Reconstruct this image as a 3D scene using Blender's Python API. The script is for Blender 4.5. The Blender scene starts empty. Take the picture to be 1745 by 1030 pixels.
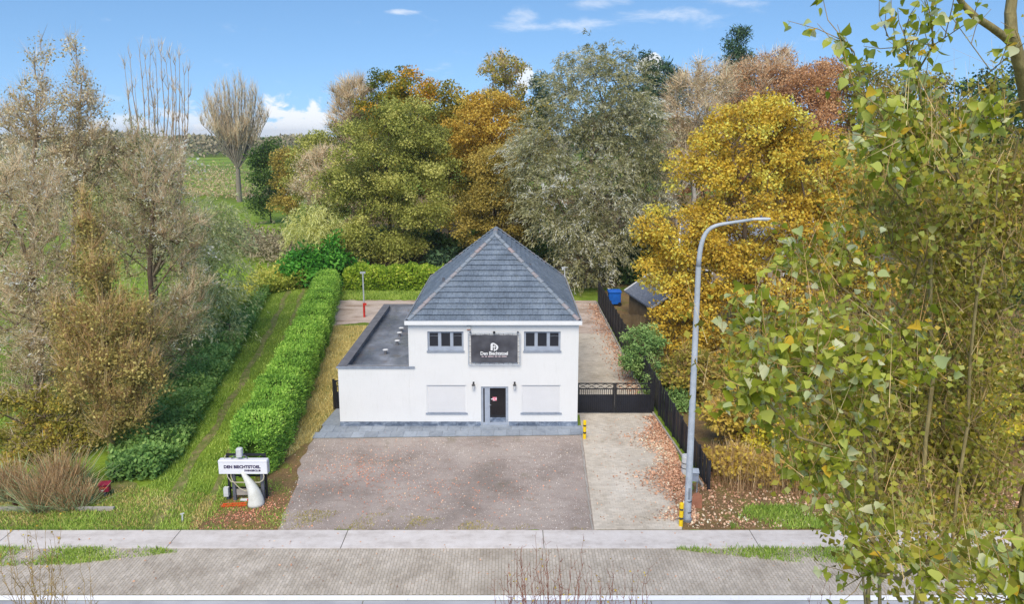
import bpy, bmesh, math, random
import numpy as np
from mathutils import Vector, Matrix
R = math.radians
rng = np.random.default_rng(7)
random.seed(7)
scene = bpy.context.scene
C = scene.collection

# ------------------------------------------------------------------ camera
FPX, PX, PY, HZ, CAMH = 1190.0, 872.5, 435.0, 230.0, 14.0     # photo pixels (1745 x 1030)
TILT = math.atan((PY - HZ) / FPX)
cd = bpy.data.cameras.new('camera')
cam = bpy.data.objects.new('camera', cd)
C.objects.link(cam)
cam.location = (0, 0, CAMH)
cam.rotation_euler = (R(90) - TILT, 0, 0)
cd.sensor_width = 36
cd.lens = FPX / 1745 * 36
cd.shift_y = (PY - 515) / 1745
cd.clip_end = 9000
scene.camera = cam

# ------------------------------------------------------------------ pixel helpers (a pixel is only a direction; depth from ground z or from Y)
def pdir(px, py):
    x = (px - PX) / FPX
    y = (py - PY) / FPX
    return (x, math.cos(TILT) - y * math.sin(TILT), -math.sin(TILT) - y * math.cos(TILT))
def at(px, py, z=0.0):
    d = pdir(px, py)
    t = (z - CAMH) / d[2]
    return Vector((d[0] * t, d[1] * t, z))
def atY(px, py, Y):
    d = pdir(px, py)
    t = Y / d[1]
    return Vector((d[0] * t, Y, CAMH + d[2] * t))

# ------------------------------------------------------------------ sky, sun, exposure
SUN_EL, SUN_AZ = R(50), R(190)      # azimuth from north (+Y) clockwise: behind the camera, to its left
world = bpy.data.worlds.new('World')
scene.world = world
world.use_nodes = True
wt = world.node_tree
wt.nodes.clear()
def wn(t, **k):
    n = wt.nodes.new(t)
    for a, b in k.items():
        setattr(n, a, b)
    return n
def wl(a, b):
    wt.links.new(a, b)
def wmath(op, a, b=None, clamp=False):
    n = wn('ShaderNodeMath', operation=op, use_clamp=clamp)
    for i, v in enumerate((a, b)):
        if v is None:
            continue
        if isinstance(v, (int, float)):
            n.inputs[i].default_value = v
        else:
            wl(v, n.inputs[i])
    return n.outputs[0]
sky = wn('ShaderNodeTexSky', sky_type='NISHITA')
sky.sun_disc = False
sky.sun_elevation = SUN_EL
sky.sun_rotation = SUN_AZ
sky.altitude = 0
sky.air_density = 1.0
sky.dust_density = 0.2
sky.ozone_density = 2.0
tc = wn('ShaderNodeTexCoord')
sep = wn('ShaderNodeSeparateXYZ')
wl(tc.outputs['Generated'], sep.inputs[0])
# the day is clearer than the model's sky near the horizon: look it up a little higher
lift = wn('ShaderNodeVectorMath', operation='ADD')
lift.inputs[1].default_value = (0, 0, 0.17)
wl(tc.outputs['Generated'], lift.inputs[0])
lnorm = wn('ShaderNodeVectorMath', operation='NORMALIZE')
wl(lift.outputs[0], lnorm.inputs[0])
wl(lnorm.outputs[0], sky.inputs['Vector'])
# the clear sky is a little deeper and more saturated than the model's
hsv = wn('ShaderNodeHueSaturation')
hsv.inputs['Hue'].default_value = 0.497
hsv.inputs['Saturation'].default_value = 1.14
hsv.inputs['Value'].default_value = 1.25
wl(sky.outputs[0], hsv.inputs['Color'])
# clouds: streaks of high cloud everywhere and low cumulus along the horizon
zs = wmath('MAXIMUM', sep.outputs['Z'], 0.02)
def cloud_noise(sx, sy, sz, scale, detail, rough, off):
    m = wn('ShaderNodeMapping')
    m.inputs['Scale'].default_value = (sx, sy, sz)
    m.inputs['Location'].default_value = off
    wl(tc.outputs['Generated'], m.inputs[0])
    n = wn('ShaderNodeTexNoise')
    n.inputs['Scale'].default_value = scale
    n.inputs['Detail'].default_value = detail
    n.inputs['Roughness'].default_value = rough
    n.inputs['Distortion'].default_value = 0.35
    wl(m.outputs[0], n.inputs['Vector'])
    return n.outputs['Fac']
def ramp(v, a, b):
    n = wn('ShaderNodeMapRange', interpolation_type='SMOOTHSTEP')
    n.inputs['From Min'].default_value = a
    n.inputs['From Max'].default_value = b
    wl(v, n.inputs['Value'])
    return n.outputs[0]
yy = wmath('MAXIMUM', sep.outputs['Y'], 0.05)
uu = wmath('DIVIDE', sep.outputs['X'], yy)
ww = wmath('DIVIDE', sep.outputs['Z'], yy)
puff = cloud_noise(1, 1, 1.6, 16.0, 7, 0.6, (0.07, 0.0, 0.0))
streak = cloud_noise(1, 1, 3.2, 11.0, 8, 0.66, (0.31, 0.2, 0.10))
def cloud_at(px, py, ra, rb, noise, soft, amt):
    d = pdir(px, py)
    a = wmath('DIVIDE', wmath('SUBTRACT', uu, d[0] / d[1]), ra)
    b = wmath('DIVIDE', wmath('SUBTRACT', ww, d[2] / d[1]), rb)
    r = wmath('SQRT', wmath('ADD', wmath('MULTIPLY', a, a), wmath('MULTIPLY', b, b)))
    k = wmath('ADD', wmath('SUBTRACT', 1.0, r), wmath('MULTIPLY', wmath('SUBTRACT', noise, 0.5), 3.6))
    m = ramp(k, 0.0, soft)
    front = wmath('GREATER_THAN', sep.outputs['Y'], 0.06)
    return wmath('MULTIPLY', wmath('MULTIPLY', m, front), amt)
cl = wmath('MULTIPLY', ramp(streak, 0.60, 0.80), 0.30)
for args in ((505, 205, .055, .036, puff, .35, .95), (420, 225, .10, .022, puff, .4, .9), (330, 205, .05, .028, puff, .6, .7), (1108, 105, .016, .018, puff, .3, .95), (895, 135, .012, .014, puff, .3, .8), (120, 225, .16, .020, puff, .6, .7),
             (955, 42, .085, .013, streak, 1.5, .62), (900, 30, .035, .016, streak, 1.4, .5), (1150, 25, .10, .016, streak, 1.6, .6), (1020, 6, .06, .010, streak, 1.5, .5), (680, 20, .024, .006, streak, .9, .6), (1240, 2, .06, .012, streak, 1.6, .45)):
    cl = wmath('MAXIMUM', cl, cloud_at(*args), clamp=True)
mixc = wn('ShaderNodeMix', data_type='RGBA')
wl(cl, mixc.inputs['Factor'])
wl(hsv.outputs[0], mixc.inputs['A'])
mixc.inputs['B'].default_value = (6.9, 7.1, 7.4, 1)
bg = wn('ShaderNodeBackground')
bg.inputs['Strength'].default_value = 0.115
wl(mixc.outputs['Result'], bg.inputs['Color'])
wo = wn('ShaderNodeOutputWorld')
wl(bg.outputs[0], wo.inputs['Surface'])

sd = bpy.data.lights.new('sun', 'SUN')
sd.energy = 3.0
sd.angle = R(40)
sd.color = (1.0, 0.89, 0.72)
sun = bpy.data.objects.new('sun', sd)
C.objects.link(sun)
sdir = Vector((math.sin(SUN_AZ) * math.cos(SUN_EL), math.cos(SUN_AZ) * math.cos(SUN_EL), math.sin(SUN_EL)))
sun.rotation_euler = sdir.to_track_quat('Z', 'Y').to_euler()
sun.location = sdir * 60

scene.view_settings.view_transform = 'Standard'
scene.view_settings.look = 'None'
scene.view_settings.gamma = 1
scene.view_settings.exposure = 0.42
scene.view_settings.use_curve_mapping = False
scene.cycles.max_bounces = 6
scene.cycles.diffuse_bounces = 3
scene.cycles.glossy_bounces = 2
scene.cycles.transmission_bounces = 4
scene.cycles.transparent_max_bounces = 6

# ------------------------------------------------------------------ materials
MATS = {}
def lin(r, g, b):
    f = lambda c: ((c / 255 + .055) / 1.055) ** 2.4 if c > 10 else c / 255 / 12.92
    return (f(r), f(g), f(b), 1)
class NT:
    def __init__(s, name):
        s.m = bpy.data.materials.new(name)
        s.m.use_nodes = True
        s.t = s.m.node_tree
        s.p = s.t.nodes['Principled BSDF']
        s.o = s.t.nodes['Material Output']
        MATS[name] = s.m
        s._pos = None
    def n(s, t, **k):
        n = s.t.nodes.new(t)
        for a, b in k.items():
            setattr(n, a, b)
        return n
    def l(s, a, b):
        s.t.links.new(a, b)
    def pos(s):
        if s._pos is None:
            s._pos = s.n('ShaderNodeNewGeometry').outputs['Position']
        return s._pos
    def noise(s, scale, detail=4, rough=.55, sc=None, dist=0.0):
        v = s.pos()
        if sc:
            m = s.n('ShaderNodeMapping')
            m.inputs['Scale'].default_value = sc
            s.l(v, m.inputs[0])
            v = m.outputs[0]
        n = s.n('ShaderNodeTexNoise')
        n.inputs['Scale'].default_value = scale
        n.inputs['Detail'].default_value = detail
        n.inputs['Roughness'].default_value = rough
        n.inputs['Distortion'].default_value = dist
        s.l(v, n.inputs['Vector'])
        return n.outputs['Fac']
    def rng(s, v, a, b, lo=0, hi=1):
        n = s.n('ShaderNodeMapRange')
        n.inputs['From Min'].default_value = a
        n.inputs['From Max'].default_value = b
        n.inputs['To Min'].default_value = lo
        n.inputs['To Max'].default_value = hi
        s.l(v, n.inputs['Value'])
        return n.outputs[0]
    def mul(s, a, b, op='MULTIPLY'):
        n = s.n('ShaderNodeMath', operation=op)
        for i, v in enumerate((a, b)):
            if isinstance(v, (int, float)):
                n.inputs[i].default_value = v
            else:
                s.l(v, n.inputs[i])
        return n.outputs[0]
    def ramp(s, v, cols):
        n = s.n('ShaderNodeValToRGB')
        e = n.color_ramp.elements
        while len(e) < len(cols):
            e.new(0.5)
        for i, c in enumerate(cols):
            if len(c) == 2:
                e[i].position, e[i].color = c[0], (*c[1][:3], 1)
            else:
                e[i].position, e[i].color = i / max(1, len(cols) - 1), (*c[:3], 1)
        s.l(v, n.inputs[0])
        return n.outputs[0]
    def mix(s, f, a, b, blend='MIX'):
        n = s.n('ShaderNodeMix', data_type='RGBA', blend_type=blend)
        for k, v in (('Factor', f), ('A', a), ('B', b)):
            if isinstance(v, (int, float)):
                n.inputs[k].default_value = v
            elif isinstance(v, tuple):
                n.inputs[k].default_value = (*v[:3], 1)
            else:
                s.l(v, n.inputs[k])
        return n.outputs['Result']
    def attr(s, name):
        return s.n('ShaderNodeAttribute', attribute_name=name).outputs['Fac']
    def objrand(s):
        return s.n('ShaderNodeObjectInfo').outputs['Random']
    def col(s, c):
        if isinstance(c, tuple):
            s.p.inputs['Base Color'].default_value = (*c[:3], 1)
        else:
            s.l(c, s.p.inputs['Base Color'])
        return s
    def set(s, rough=.7, metal=0., spec=.3):
        s.p.inputs['Roughness'].default_value = rough
        s.p.inputs['Metallic'].default_value = metal
        s.p.inputs['Specular IOR Level'].default_value = spec
        return s
    def bump(s, h, strength=.3, dist=.02):
        n = s.n('ShaderNodeBump')
        n.inputs['Strength'].default_value = strength
        n.inputs['Distance'].default_value = dist
        s.l(h, n.inputs['Height'])
        s.l(n.outputs[0], s.p.inputs['Normal'])
        return s

def mottled(name, c1, c2, scale=3, rough=.75, spec=.25, bump=0, metal=0., objvar=0., fine=25):
    t = NT(name)
    f = t.mul(t.mul(t.noise(scale, 5), .65), t.mul(t.noise(fine, 3), .35), 'ADD')
    c = t.ramp(f, [(.36, c1), (.64, c2)])
    if objvar:
        k = t.rng(t.objrand(), 0, 1, 1 - objvar, 1 + objvar * .6)
        cc = t.n('ShaderNodeCombineColor')
        for i in range(3):
            t.l(k, cc.inputs[i])
        c = t.mix(1.0, c, cc.outputs[0], 'MULTIPLY')
    t.col(c).set(rough, metal, spec)
    if bump:
        t.bump(t.noise(fine * 1.5, 4), bump, .01)
    return t.m

LEAF_GAIN = 1.68
def leafmat(name, cols, transl=.38, rough=.55, gain=None):
    """cols = ramp over the per-leaf attribute 'v'."""
    t = NT(name)
    g = lambda q: tuple(min(.85, x * (gain or LEAF_GAIN)) for x in q[:3])
    c = t.ramp(t.attr('v'), [g(q) for q in cols])
    t.col(c).set(rough, 0, .2)
    tr = t.n('ShaderNodeBsdfTranslucent')
    t.l(c, tr.inputs['Color'])
    mx = t.n('ShaderNodeMixShader')
    mx.inputs[0].default_value = transl
    t.l(t.p.outputs[0], mx.inputs[1])
    t.l(tr.outputs[0], mx.inputs[2])
    t.l(mx.outputs[0], t.o.inputs['Surface'])
    return t.m

# ------------------------------------------------------------------ object helpers
def tag(o, label=None, cat=None, group=None, kind=None):
    if label: o['label'] = label
    if cat: o['category'] = cat
    if group: o['group'] = group
    if kind: o['kind'] = kind
    return o
def empty(name, loc, label=None, cat=None, group=None, rz=0):
    o = bpy.data.objects.new(name, None)
    C.objects.link(o)
    o.location = loc
    o.rotation_euler[2] = rz
    o.empty_display_size = .2
    return tag(o, label, cat, group)
def link(name, me, parent=None, mat=None):
    o = bpy.data.objects.new(name, me)
    C.objects.link(o)
    if mat is not None and not me.materials:
        me.materials.append(MATS[mat] if isinstance(mat, str) else mat)
    if parent is not None:
        o.parent = parent
    return o

class MB:
    """collects faces; build() makes ONE mesh object. Coordinates are local to the parent."""
    def __init__(s):
        s.v = []; s.f = []
    def add(s, vs, fs):
        b = len(s.v)
        s.v += [tuple(v) for v in vs]
        s.f += [tuple(i + b for i in f) for f in fs]
        return s
    def box(s, x0, x1, y0, y1, z0, z1):
        v = [(x, y, z) for z in (z0, z1) for y in (y0, y1) for x in (x0, x1)]
        return s.add(v, [(0, 2, 3, 1), (4, 5, 7, 6), (0, 1, 5, 4), (2, 6, 7, 3), (0, 4, 6, 2), (1, 3, 7, 5)])
    def bbox(s, x0, x1, y0, y1, z0, z1, c=.01):
        """box with chamfered vertical and top edges"""
        def ring(z, i):
            a, b, e, d = x0 + i, x1 - i, y0 + i, y1 - i
            return [(a + c, e, z), (b - c, e, z), (b, e + c, z), (b, d - c, z), (b - c, d, z), (a + c, d, z), (a, d - c, z), (a, e + c, z)]
        v = ring(z0, 0) + ring(z1 - c, 0) + ring(z1, c)
        f = [tuple(range(7, -1, -1)), tuple(range(16, 24))]
        for k in (0, 8):
            for i in range(8):
                j = (i + 1) % 8
                f.append((k + i, k + j, k + 8 + j, k + 8 + i))
        return s.add(v, f)
    def tube(s, pts, rad, n=8, cap=True, rot=0):
        pts = [Vector(p) for p in pts]
        if not hasattr(rad, '__len__'):
            rad = [rad] * len(pts)
        vs = []; up = Vector((0, 0, 1))
        prev = None
        for i, p in enumerate(pts):
            d = (pts[min(i + 1, len(pts) - 1)] - pts[max(i - 1, 0)]).normalized()
            if prev is None:
                a = d.cross(up)
                if a.length < .05:
                    a = d.cross(Vector((0, 1, 0)))
            else:
                a = prev - d * prev.dot(d)
            a.normalize(); prev = a
            b = d.cross(a)
            for k in range(n):
                t = 2 * math.pi * (k + rot) / n
                vs.append(p + (a * math.cos(t) + b * math.sin(t)) * rad[i])
        fs = []
        for i in range(len(pts) - 1):
            for k in range(n):
                k2 = (k + 1) % n
                fs.append((i * n + k, i * n + k2, (i + 1) * n + k2, (i + 1) * n + k))
        if cap:
            fs.append(tuple(range(n - 1, -1, -1)))
            fs.append(tuple((len(pts) - 1) * n + k for k in range(n)))
        return s.add(vs, fs)
    def bar(s, a, b, w, h=None):
        """square bar from a to b"""
        return s.tube([a, b], (w if h is None else (w + h) / 2) * .7071, 4, rot=.5)
    def prism(s, poly, dvec):
        d = Vector(dvec); n = len(poly)
        vs = [Vector(p) for p in poly] + [Vector(p) + d for p in poly]
        fs = [tuple(range(n - 1, -1, -1)), tuple(range(n, 2 * n))]
        fs += [(i, (i + 1) % n, n + (i + 1) % n, n + i) for i in range(n)]
        return s.add(vs, fs)
    def lathe(s, prof, n=16, c=(0, 0, 0)):
        vs = []
        for r, z in prof:
            for k in range(n):
                t = 2 * math.pi * k / n
                vs.append((c[0] + r * math.cos(t), c[1] + r * math.sin(t), c[2] + z))
        fs = []
        for i in range(len(prof) - 1):
            for k in range(n):
                k2 = (k + 1) % n
                fs.append((i * n + k, i * n + k2, (i + 1) * n + k2, (i + 1) * n + k))
        fs.append(tuple(range(n - 1, -1, -1)))
        fs.append(tuple((len(prof) - 1) * n + k for k in range(n)))
        return s.add(vs, fs)
    def mesh(s, name, mat=None):
        me = bpy.data.meshes.new(name)
        me.from_pydata(s.v, [], s.f)
        if mat:
            me.materials.append(MATS[mat])
        me.update()
        return me
    def build(s, name, mat, parent=None, smooth=False, kind=None):
        me = s.mesh(name, mat)
        if smooth:
            me.shade_smooth()
        o = link(name, me, parent)
        if kind:
            o['kind'] = kind
        return o
def part(name, mat, parent, *box):
    return MB().box(*box).build(name, mat, parent)

def np_mesh(name, V, F, mat, attr=None):
    """V (n,3), F (m,k) int, attr (n,) float stored as 'v'"""
    me = bpy.data.meshes.new(name)
    V = np.ascontiguousarray(V, dtype=np.float32); F = np.ascontiguousarray(F, dtype=np.int32)
    k = F.shape[1]
    me.vertices.add(len(V)); me.vertices.foreach_set('co', V.ravel())
    me.loops.add(F.size); me.loops.foreach_set('vertex_index', F.ravel())
    me.polygons.add(len(F)); me.polygons.foreach_set('loop_start', np.arange(0, F.size, k, dtype=np.int32))
    me.update(calc_edges=True)
    if attr is not None:
        a = me.attributes.new('v', 'FLOAT', 'POINT')
        a.data.foreach_set('value', np.ascontiguousarray(attr, dtype=np.float32))
    me.materials.append(MATS[mat])
    return me

def rough(poly, amp=.12, step=.35, seed=3):
    rg = random.Random(seed); out = []
    for i, a in enumerate(poly):
        b = poly[(i + 1) % len(poly)]
        n = max(1, min(60, int(math.dist(a, b) / step)))
        nx, ny = (b[1] - a[1]) / max(math.dist(a, b), 1e-6), -(b[0] - a[0]) / max(math.dist(a, b), 1e-6)
        for k in range(n):
            t = k / n; w = 0 if k == 0 else rg.uniform(-amp, amp)
            out.append((a[0] + (b[0] - a[0]) * t + nx * w, a[1] + (b[1] - a[1]) * t + ny * w))
    return out
def sheet(name, poly, z, mat, parent=None, kind='structure'):
    if mat in ('gravel', 'leafy_soil', 'dry_grass', 'track_soil') or name == 'back_yard':
        poly = rough(poly, .16 if mat != 'gravel' else .10)
    me = bpy.data.meshes.new(name)
    me.from_pydata([(x, y, z) for x, y in poly], [], [tuple(range(len(poly)))])
    me.materials.append(MATS[mat]); me.update()
    if me.polygons[0].normal.z < 0:
        me.flip_normals()
    o = link(name, me, parent)
    if kind: o['kind'] = kind
    return o
def text_mesh(body, size, bold=0.0, spacing=1.0, depth=.002):
    cu = bpy.data.curves.new('lettering', 'FONT')
    cu.body = body; cu.size = size; cu.align_x = 'CENTER'; cu.align_y = 'CENTER'
    cu.offset = bold; cu.extrude = depth; cu.space_character = spacing; cu.resolution_u = 3
    o = bpy.data.objects.new('lettering', cu)
    C.objects.link(o)
    dg = bpy.context.evaluated_depsgraph_get()
    me = bpy.data.meshes.new_from_object(o.evaluated_get(dg))
    bpy.data.objects.remove(o); bpy.data.curves.remove(cu)
    me.materials.clear()
    me.name = 'lettering'
    return me

# ================================================================== materials used by the setting and the things
def build_materials():
    # grass land
    t = NT('field_grass')
    big = t.noise(.035, 4); mid = t.noise(.6, 5, .6); fine = t.noise(9, 4, .65)
    a = t.ramp(mid, [(.3, lin(92, 112, 44)), (.55, lin(118, 140, 50)), (.75, lin(150, 154, 82))])
    b = t.ramp(mid, [(.3, lin(120, 152, 44)), (.7, lin(158, 184, 70))])
    c = t.mix(t.rng(big, .42, .58), a, b)
    c = t.mix(t.rng(fine, .35, .7), c, t.mix(1.0, c, (.55, .55, .5), 'MULTIPLY'))
    t.col(c).set(.9, 0, .1).bump(fine, .5, .05)
    t = NT('track_soil')
    f = t.noise(2.2, 6, .65); g = t.noise(22, 4, .7)
    c = t.ramp(f, [(.34, lin(104, 122, 58)), (.5, lin(128, 132, 76)), (.66, lin(158, 144, 106))])
    c = t.mix(t.rng(g, .4, .75), c, t.mix(1.0, c, (.5, .5, .45), 'MULTIPLY'))
    t.col(c).set(.95, 0, .1).bump(g, .6, .04)
    t = NT('leafy_soil')
    f = t.noise(1.1, 5, .6); g = t.noise(14, 5, .75)
    c = t.ramp(f, [(.32, lin(120, 100, 74)), (.52, lin(146, 122, 86)), (.68, lin(126, 126, 66))])
    c = t.mix(t.rng(g, .38, .7), c, t.mix(1.0, c, (.42, .38, .34), 'MULTIPLY'))
    t.col(c).set(.95, 0, .1).bump(g, .7, .04)
    t = NT('dry_grass')
    f = t.noise(.5, 5, .6); g = t.noise(12, 5, .75)
    c = t.ramp(f, [(.35, lin(134, 138, 80)), (.5, lin(164, 154, 98)), (.66, lin(184, 172, 122))])
    c = t.mix(t.rng(g, .4, .75), c, t.mix(1.0, c, (.6, .55, .45), 'MULTIPLY'))
    t.col(c).set(.95, 0, .1).bump(g, .7, .04)
    # gravel lot
    t = NT('gravel')
    big = t.noise(.32, 5, .6); mid = t.noise(1.7, 6, .62, (1, 2.2, 1)); fine = t.noise(42, 3, .8); spk = t.noise(16, 2, .9)
    c = t.ramp(big, [(.34, lin(152, 141, 133)), (.5, lin(178, 165, 157)), (.66, lin(190, 178, 169))])
    c = t.mix(t.rng(mid, .5, .72, 0, .4), c, lin(138, 120, 108))
    c = t.mix(t.rng(t.noise(.8, 5, .6), .6, .72, 0, .55), c, lin(124, 118, 92))
    c = t.mix(t.rng(fine, .42, .72), c, t.mix(1.0, c, (.6, .57, .54), 'MULTIPLY'))
    c = t.mix(t.rng(spk, .66, .74, 0, .6), c, lin(205, 190, 180))
    t.col(c).set(.95, 0, .1).bump(fine, .8, .03)
    t = NT('back_yard')
    big = t.noise(.4, 5, .65, (1, 2.5, 1)); fine = t.noise(22, 4, .75)
    c = t.ramp(big, [(.34, lin(152, 132, 116)), (.5, lin(192, 176, 164)), (.66, lin(206, 192, 182))])
    c = t.mix(t.rng(fine, .45, .72), c, t.mix(1.0, c, (.66, .6, .55), 'MULTIPLY'))
    t.col(c).set(.95, 0, .1).bump(fine, .5, .03)
    # paving
    t = NT('paver')
    f = t.noise(.9, 5, .6); g = t.noise(50, 3, .7)
    at_ = t.n('ShaderNodeAttribute', attribute_name='v').outputs['Fac']
    r = t.mul(t.objrand(), 1.0)
    c = t.ramp(t.mul(t.mul(f, .7), t.mul(g, .3), 'ADD'), [(.34, lin(166, 155, 142)), (.52, lin(190, 180, 167)), (.68, lin(206, 196, 184))])
    vv = t.mul(t.mul(at_, r, 'ADD'), 1.0)
    k = t.rng(t.n('ShaderNodeNewGeometry').outputs['Random Per Island'], 0, 1, .86, 1.08)
    cc = t.n('ShaderNodeCombineColor')
    k2 = t.mul(k, t.rng(r, 0, 1, .94, 1.06))
    for i in range(3): t.l(k2, cc.inputs[i])
    t.col(t.mix(1.0, c, cc.outputs[0], 'MULTIPLY')).set(.9, 0, .15).bump(g, .3, .006)
    t = NT('drive_paver')
    f = t.noise(.55, 5, .62); g = t.noise(45, 3, .7); st = t.noise(1.6, 5, .65)
    c = t.ramp(t.mul(t.mul(f, .7), t.mul(g, .3), 'ADD'), [(.34, lin(180, 169, 153)), (.52, lin(202, 192, 177)), (.68, lin(214, 206, 193))])
    c = t.mix(t.rng(st, .56, .74, 0, .55), c, lin(158, 144, 122))
    k = t.rng(t.n('ShaderNodeNewGeometry').outputs['Random Per Island'], 0, 1, .88, 1.07)
    cc = t.n('ShaderNodeCombineColor')
    for i in range(3): t.l(k, cc.inputs[i])
    t.col(t.mix(1.0, c, cc.outputs[0], 'MULTIPLY')).set(.9, 0, .15).bump(g, .3, .006)
    t = NT('joint_sand')
    g = t.noise(20, 4, .7); m = t.noise(1.1, 5, .6)
    c = t.ramp(m, [(.4, lin(120, 110, 92)), (.6, lin(112, 112, 76))])
    t.col(t.mix(t.rng(g, .4, .7), c, lin(90, 82, 70))).set(.95, 0, .1)
    mottled('paver_joint', lin(140, 130, 112), lin(128, 122, 96), 1.2, .95, .1)
    t = NT('concrete')
    f = t.noise(.7, 5, .65, (1, 3, 1)); g = t.noise(30, 4, .75); s = t.noise(3, 6, .7)
    c = t.ramp(t.mul(t.mul(f, .6), t.mul(s, .4), 'ADD'), [(.36, lin(186, 178, 172)), (.5, lin(206, 199, 194)), (.64, lin(216, 210, 206))])
    c = t.mix(t.rng(g, .55, .78, 0, .45), c, lin(150, 142, 134))
    k = t.rng(t.objrand(), 0, 1, .93, 1.04)
    cc = t.n('ShaderNodeCombineColor')
    for i in range(3): t.l(k, cc.inputs[i])
    t.col(t.mix(1.0, c, cc.outputs[0], 'MULTIPLY')).set(.9, 0, .15).bump(g, .25, .01)
    t = NT('road_concrete')
    f = t.noise(.5, 5, .6, (1, 3, 1)); g = t.noise(60, 3, .8)
    c = t.ramp(f, [(.36, lin(158, 158, 164)), (.64, lin(186, 186, 190))])
    t.col(t.mix(t.rng(g, .5, .75, 0, .5), c, lin(130, 130, 134))).set(.9, 0, .15).bump(g, .3, .008)
    t = NT('road_paint')
    g = t.noise(9, 6, .75)
    t.col(t.mix(t.rng(g, .58, .68, 0, .6), lin(242, 242, 244), lin(190, 188, 186))).set(.7, 0, .25)
    t = NT('bluestone')
    f = t.noise(1.3, 5, .6); g = t.noise(8, 5, .7)
    c = t.ramp(t.mul(t.mul(f, .5), t.mul(g, .5), 'ADD'), [(.34, lin(124, 132, 142)), (.5, lin(148, 156, 166)), (.66, lin(164, 171, 179))])
    k = t.rng(t.objrand(), 0, 1, .84, 1.08)
    cc = t.n('ShaderNodeCombineColor')
    for i in range(3): t.l(k, cc.inputs[i])
    t.col(t.mix(1.0, c, cc.outputs[0], 'MULTIPLY')).set(.6, 0, .35).bump(g, .1, .01)
    t = NT('plinth_stone')
    f = t.noise(2.6, 6, .7, (1, 1, 1.6), .8)
    c = t.ramp(f, [(.34, lin(74, 86, 104)), (.5, lin(112, 124, 142)), (.66, lin(160, 170, 184))])
    k = t.rng(t.objrand(), 0, 1, .75, 1.12)
    cc = t.n('ShaderNodeCombineColor')
    for i in range(3): t.l(k, cc.inputs[i])
    t.col(t.mix(1.0, c, cc.outputs[0], 'MULTIPLY')).set(.55, 0, .35)
    # house
    t = NT('white_render')
    f = t.noise(.8, 5, .6); g = t.noise(60, 3, .7); st = t.noise(3.5, 6, .65, (3.0, 3.0, .5))
    c = t.mix(t.rng(f, .35, .65), (.755, .75, .738), (.725, .722, .714))
    c = t.mix(t.rng(st, .54, .76, 0, .34), c, (.60, .59, .56))
    t.col(c).set(.9, 0, .15).bump(g, .25, .004)
    mottled('white_board', (.80, .80, .80), (.74, .745, .75), 2, .5, .35)
    mottled('shutter_white', (.70, .70, .71), (.66, .66, .67), 1.4, .5, .35)
    mottled('grey_frame', lin(150, 158, 172), lin(168, 176, 188), 4, .45, .4)
    mottled('sill_grey', lin(128, 136, 150), lin(150, 158, 170), 4, .6, .3)
    t = NT('dark_glass'); t.col(lin(34, 36, 42)).set(.06, 0, .6)
    t = NT('door_glass'); t.col(lin(26, 26, 30)).set(.08, 0, .6)
    t = NT('roof_tile')
    f = t.noise(.9, 5, .6); g = t.noise(14, 5, .75); ms = t.noise(3.2, 6, .7)
    c = t.ramp(t.mul(t.mul(f, .4), t.mul(g, .6), 'ADD'), [(.34, lin(78, 87, 98)), (.5, lin(107, 118, 131)), (.66, lin(139, 149, 160))])
    c = t.mix(t.rng(ms, .6, .76, 0, .5), c, lin(116, 118, 108))
    k = t.rng(t.mul(t.n('ShaderNodeNewGeometry').outputs['Random Per Island'], t.objrand(), 'ADD'), 0, 2, .8, 1.16)
    cc = t.n('ShaderNodeCombineColor')
    for i in range(3): t.l(k, cc.inputs[i])
    t.col(t.mix(1.0, c, cc.outputs[0], 'MULTIPLY')).set(.55, 0, .35).bump(g, .2, .01)
    mottled('roof_under', lin(50, 52, 56), lin(66, 68, 72), 3, .9)
    t = NT('ridge_tile')
    g = t.noise(9, 5, .7)
    r = t.objrand()
    c = t.ramp(r, [(0, lin(116, 126, 136)), (.6, lin(138, 146, 155)), (.86, lin(146, 145, 148)), (1, lin(162, 146, 144))])
    t.col(t.mix(t.rng(g, .5, .72), c, t.mix(1.0, c, (.62, .62, .6), 'MULTIPLY'))).set(.75, 0, .2).bump(g, .3, .01)
    mottled('moss_gutter', lin(84, 76, 56), lin(132, 116, 92), 4, .95, .1, .4)
    t = NT('roof_felt')
    f = t.noise(.55, 6, .65, (1, .6, 1)); g = t.noise(18, 4, .7); pud = t.noise(.9, 3, .5)
    c = t.ramp(f, [(.3, lin(84, 88, 96)), (.5, lin(118, 122, 130)), (.68, lin(160, 164, 174))])
    c = t.mix(t.rng(t.noise(1.4, 6, .7), .56, .72, 0, .7), c, lin(120, 104, 92))
    t.col(t.mix(t.rng(g, .5, .75, 0, .4), c, lin(70, 72, 76)))
    t.set(.45, 0, .4).bump(g, .15, .01)
    t.l(t.rng(pud, .4, .6, .25, .75), t.p.inputs['Roughness'])
    mottled('parapet_felt', lin(96, 96, 100), lin(118, 118, 122), 2, .8)
    mottled('vent_white', (.72, .72, .72), (.6, .6, .6), 6, .5)
    mottled('black_paint', lin(26, 26, 30), lin(40, 40, 44), 5, .5, .4)
    mottled('black_sheet', lin(30, 31, 38), lin(46, 48, 58), 1.2, .55, .35)
    mottled('fence_black', lin(34, 34, 39), lin(54, 54, 60), 1.5, .6, .3, 0, 0, .15)
    mottled('galvanised', lin(160, 168, 176), lin(186, 192, 200), 3, .55, .4)
    mottled('galvanised_dark', lin(112, 118, 126), lin(140, 146, 154), 3, .6, .4)
    mottled('lamp_white', lin(176, 182, 188), lin(196, 200, 206), 3, .5, .4)
    mottled('bollard_yellow', lin(246, 208, 20), lin(230, 190, 30), 6, .55, .35)
    mottled('bollard_black', lin(64, 60, 50), lin(84, 78, 62), 6, .6, .3)
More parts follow.
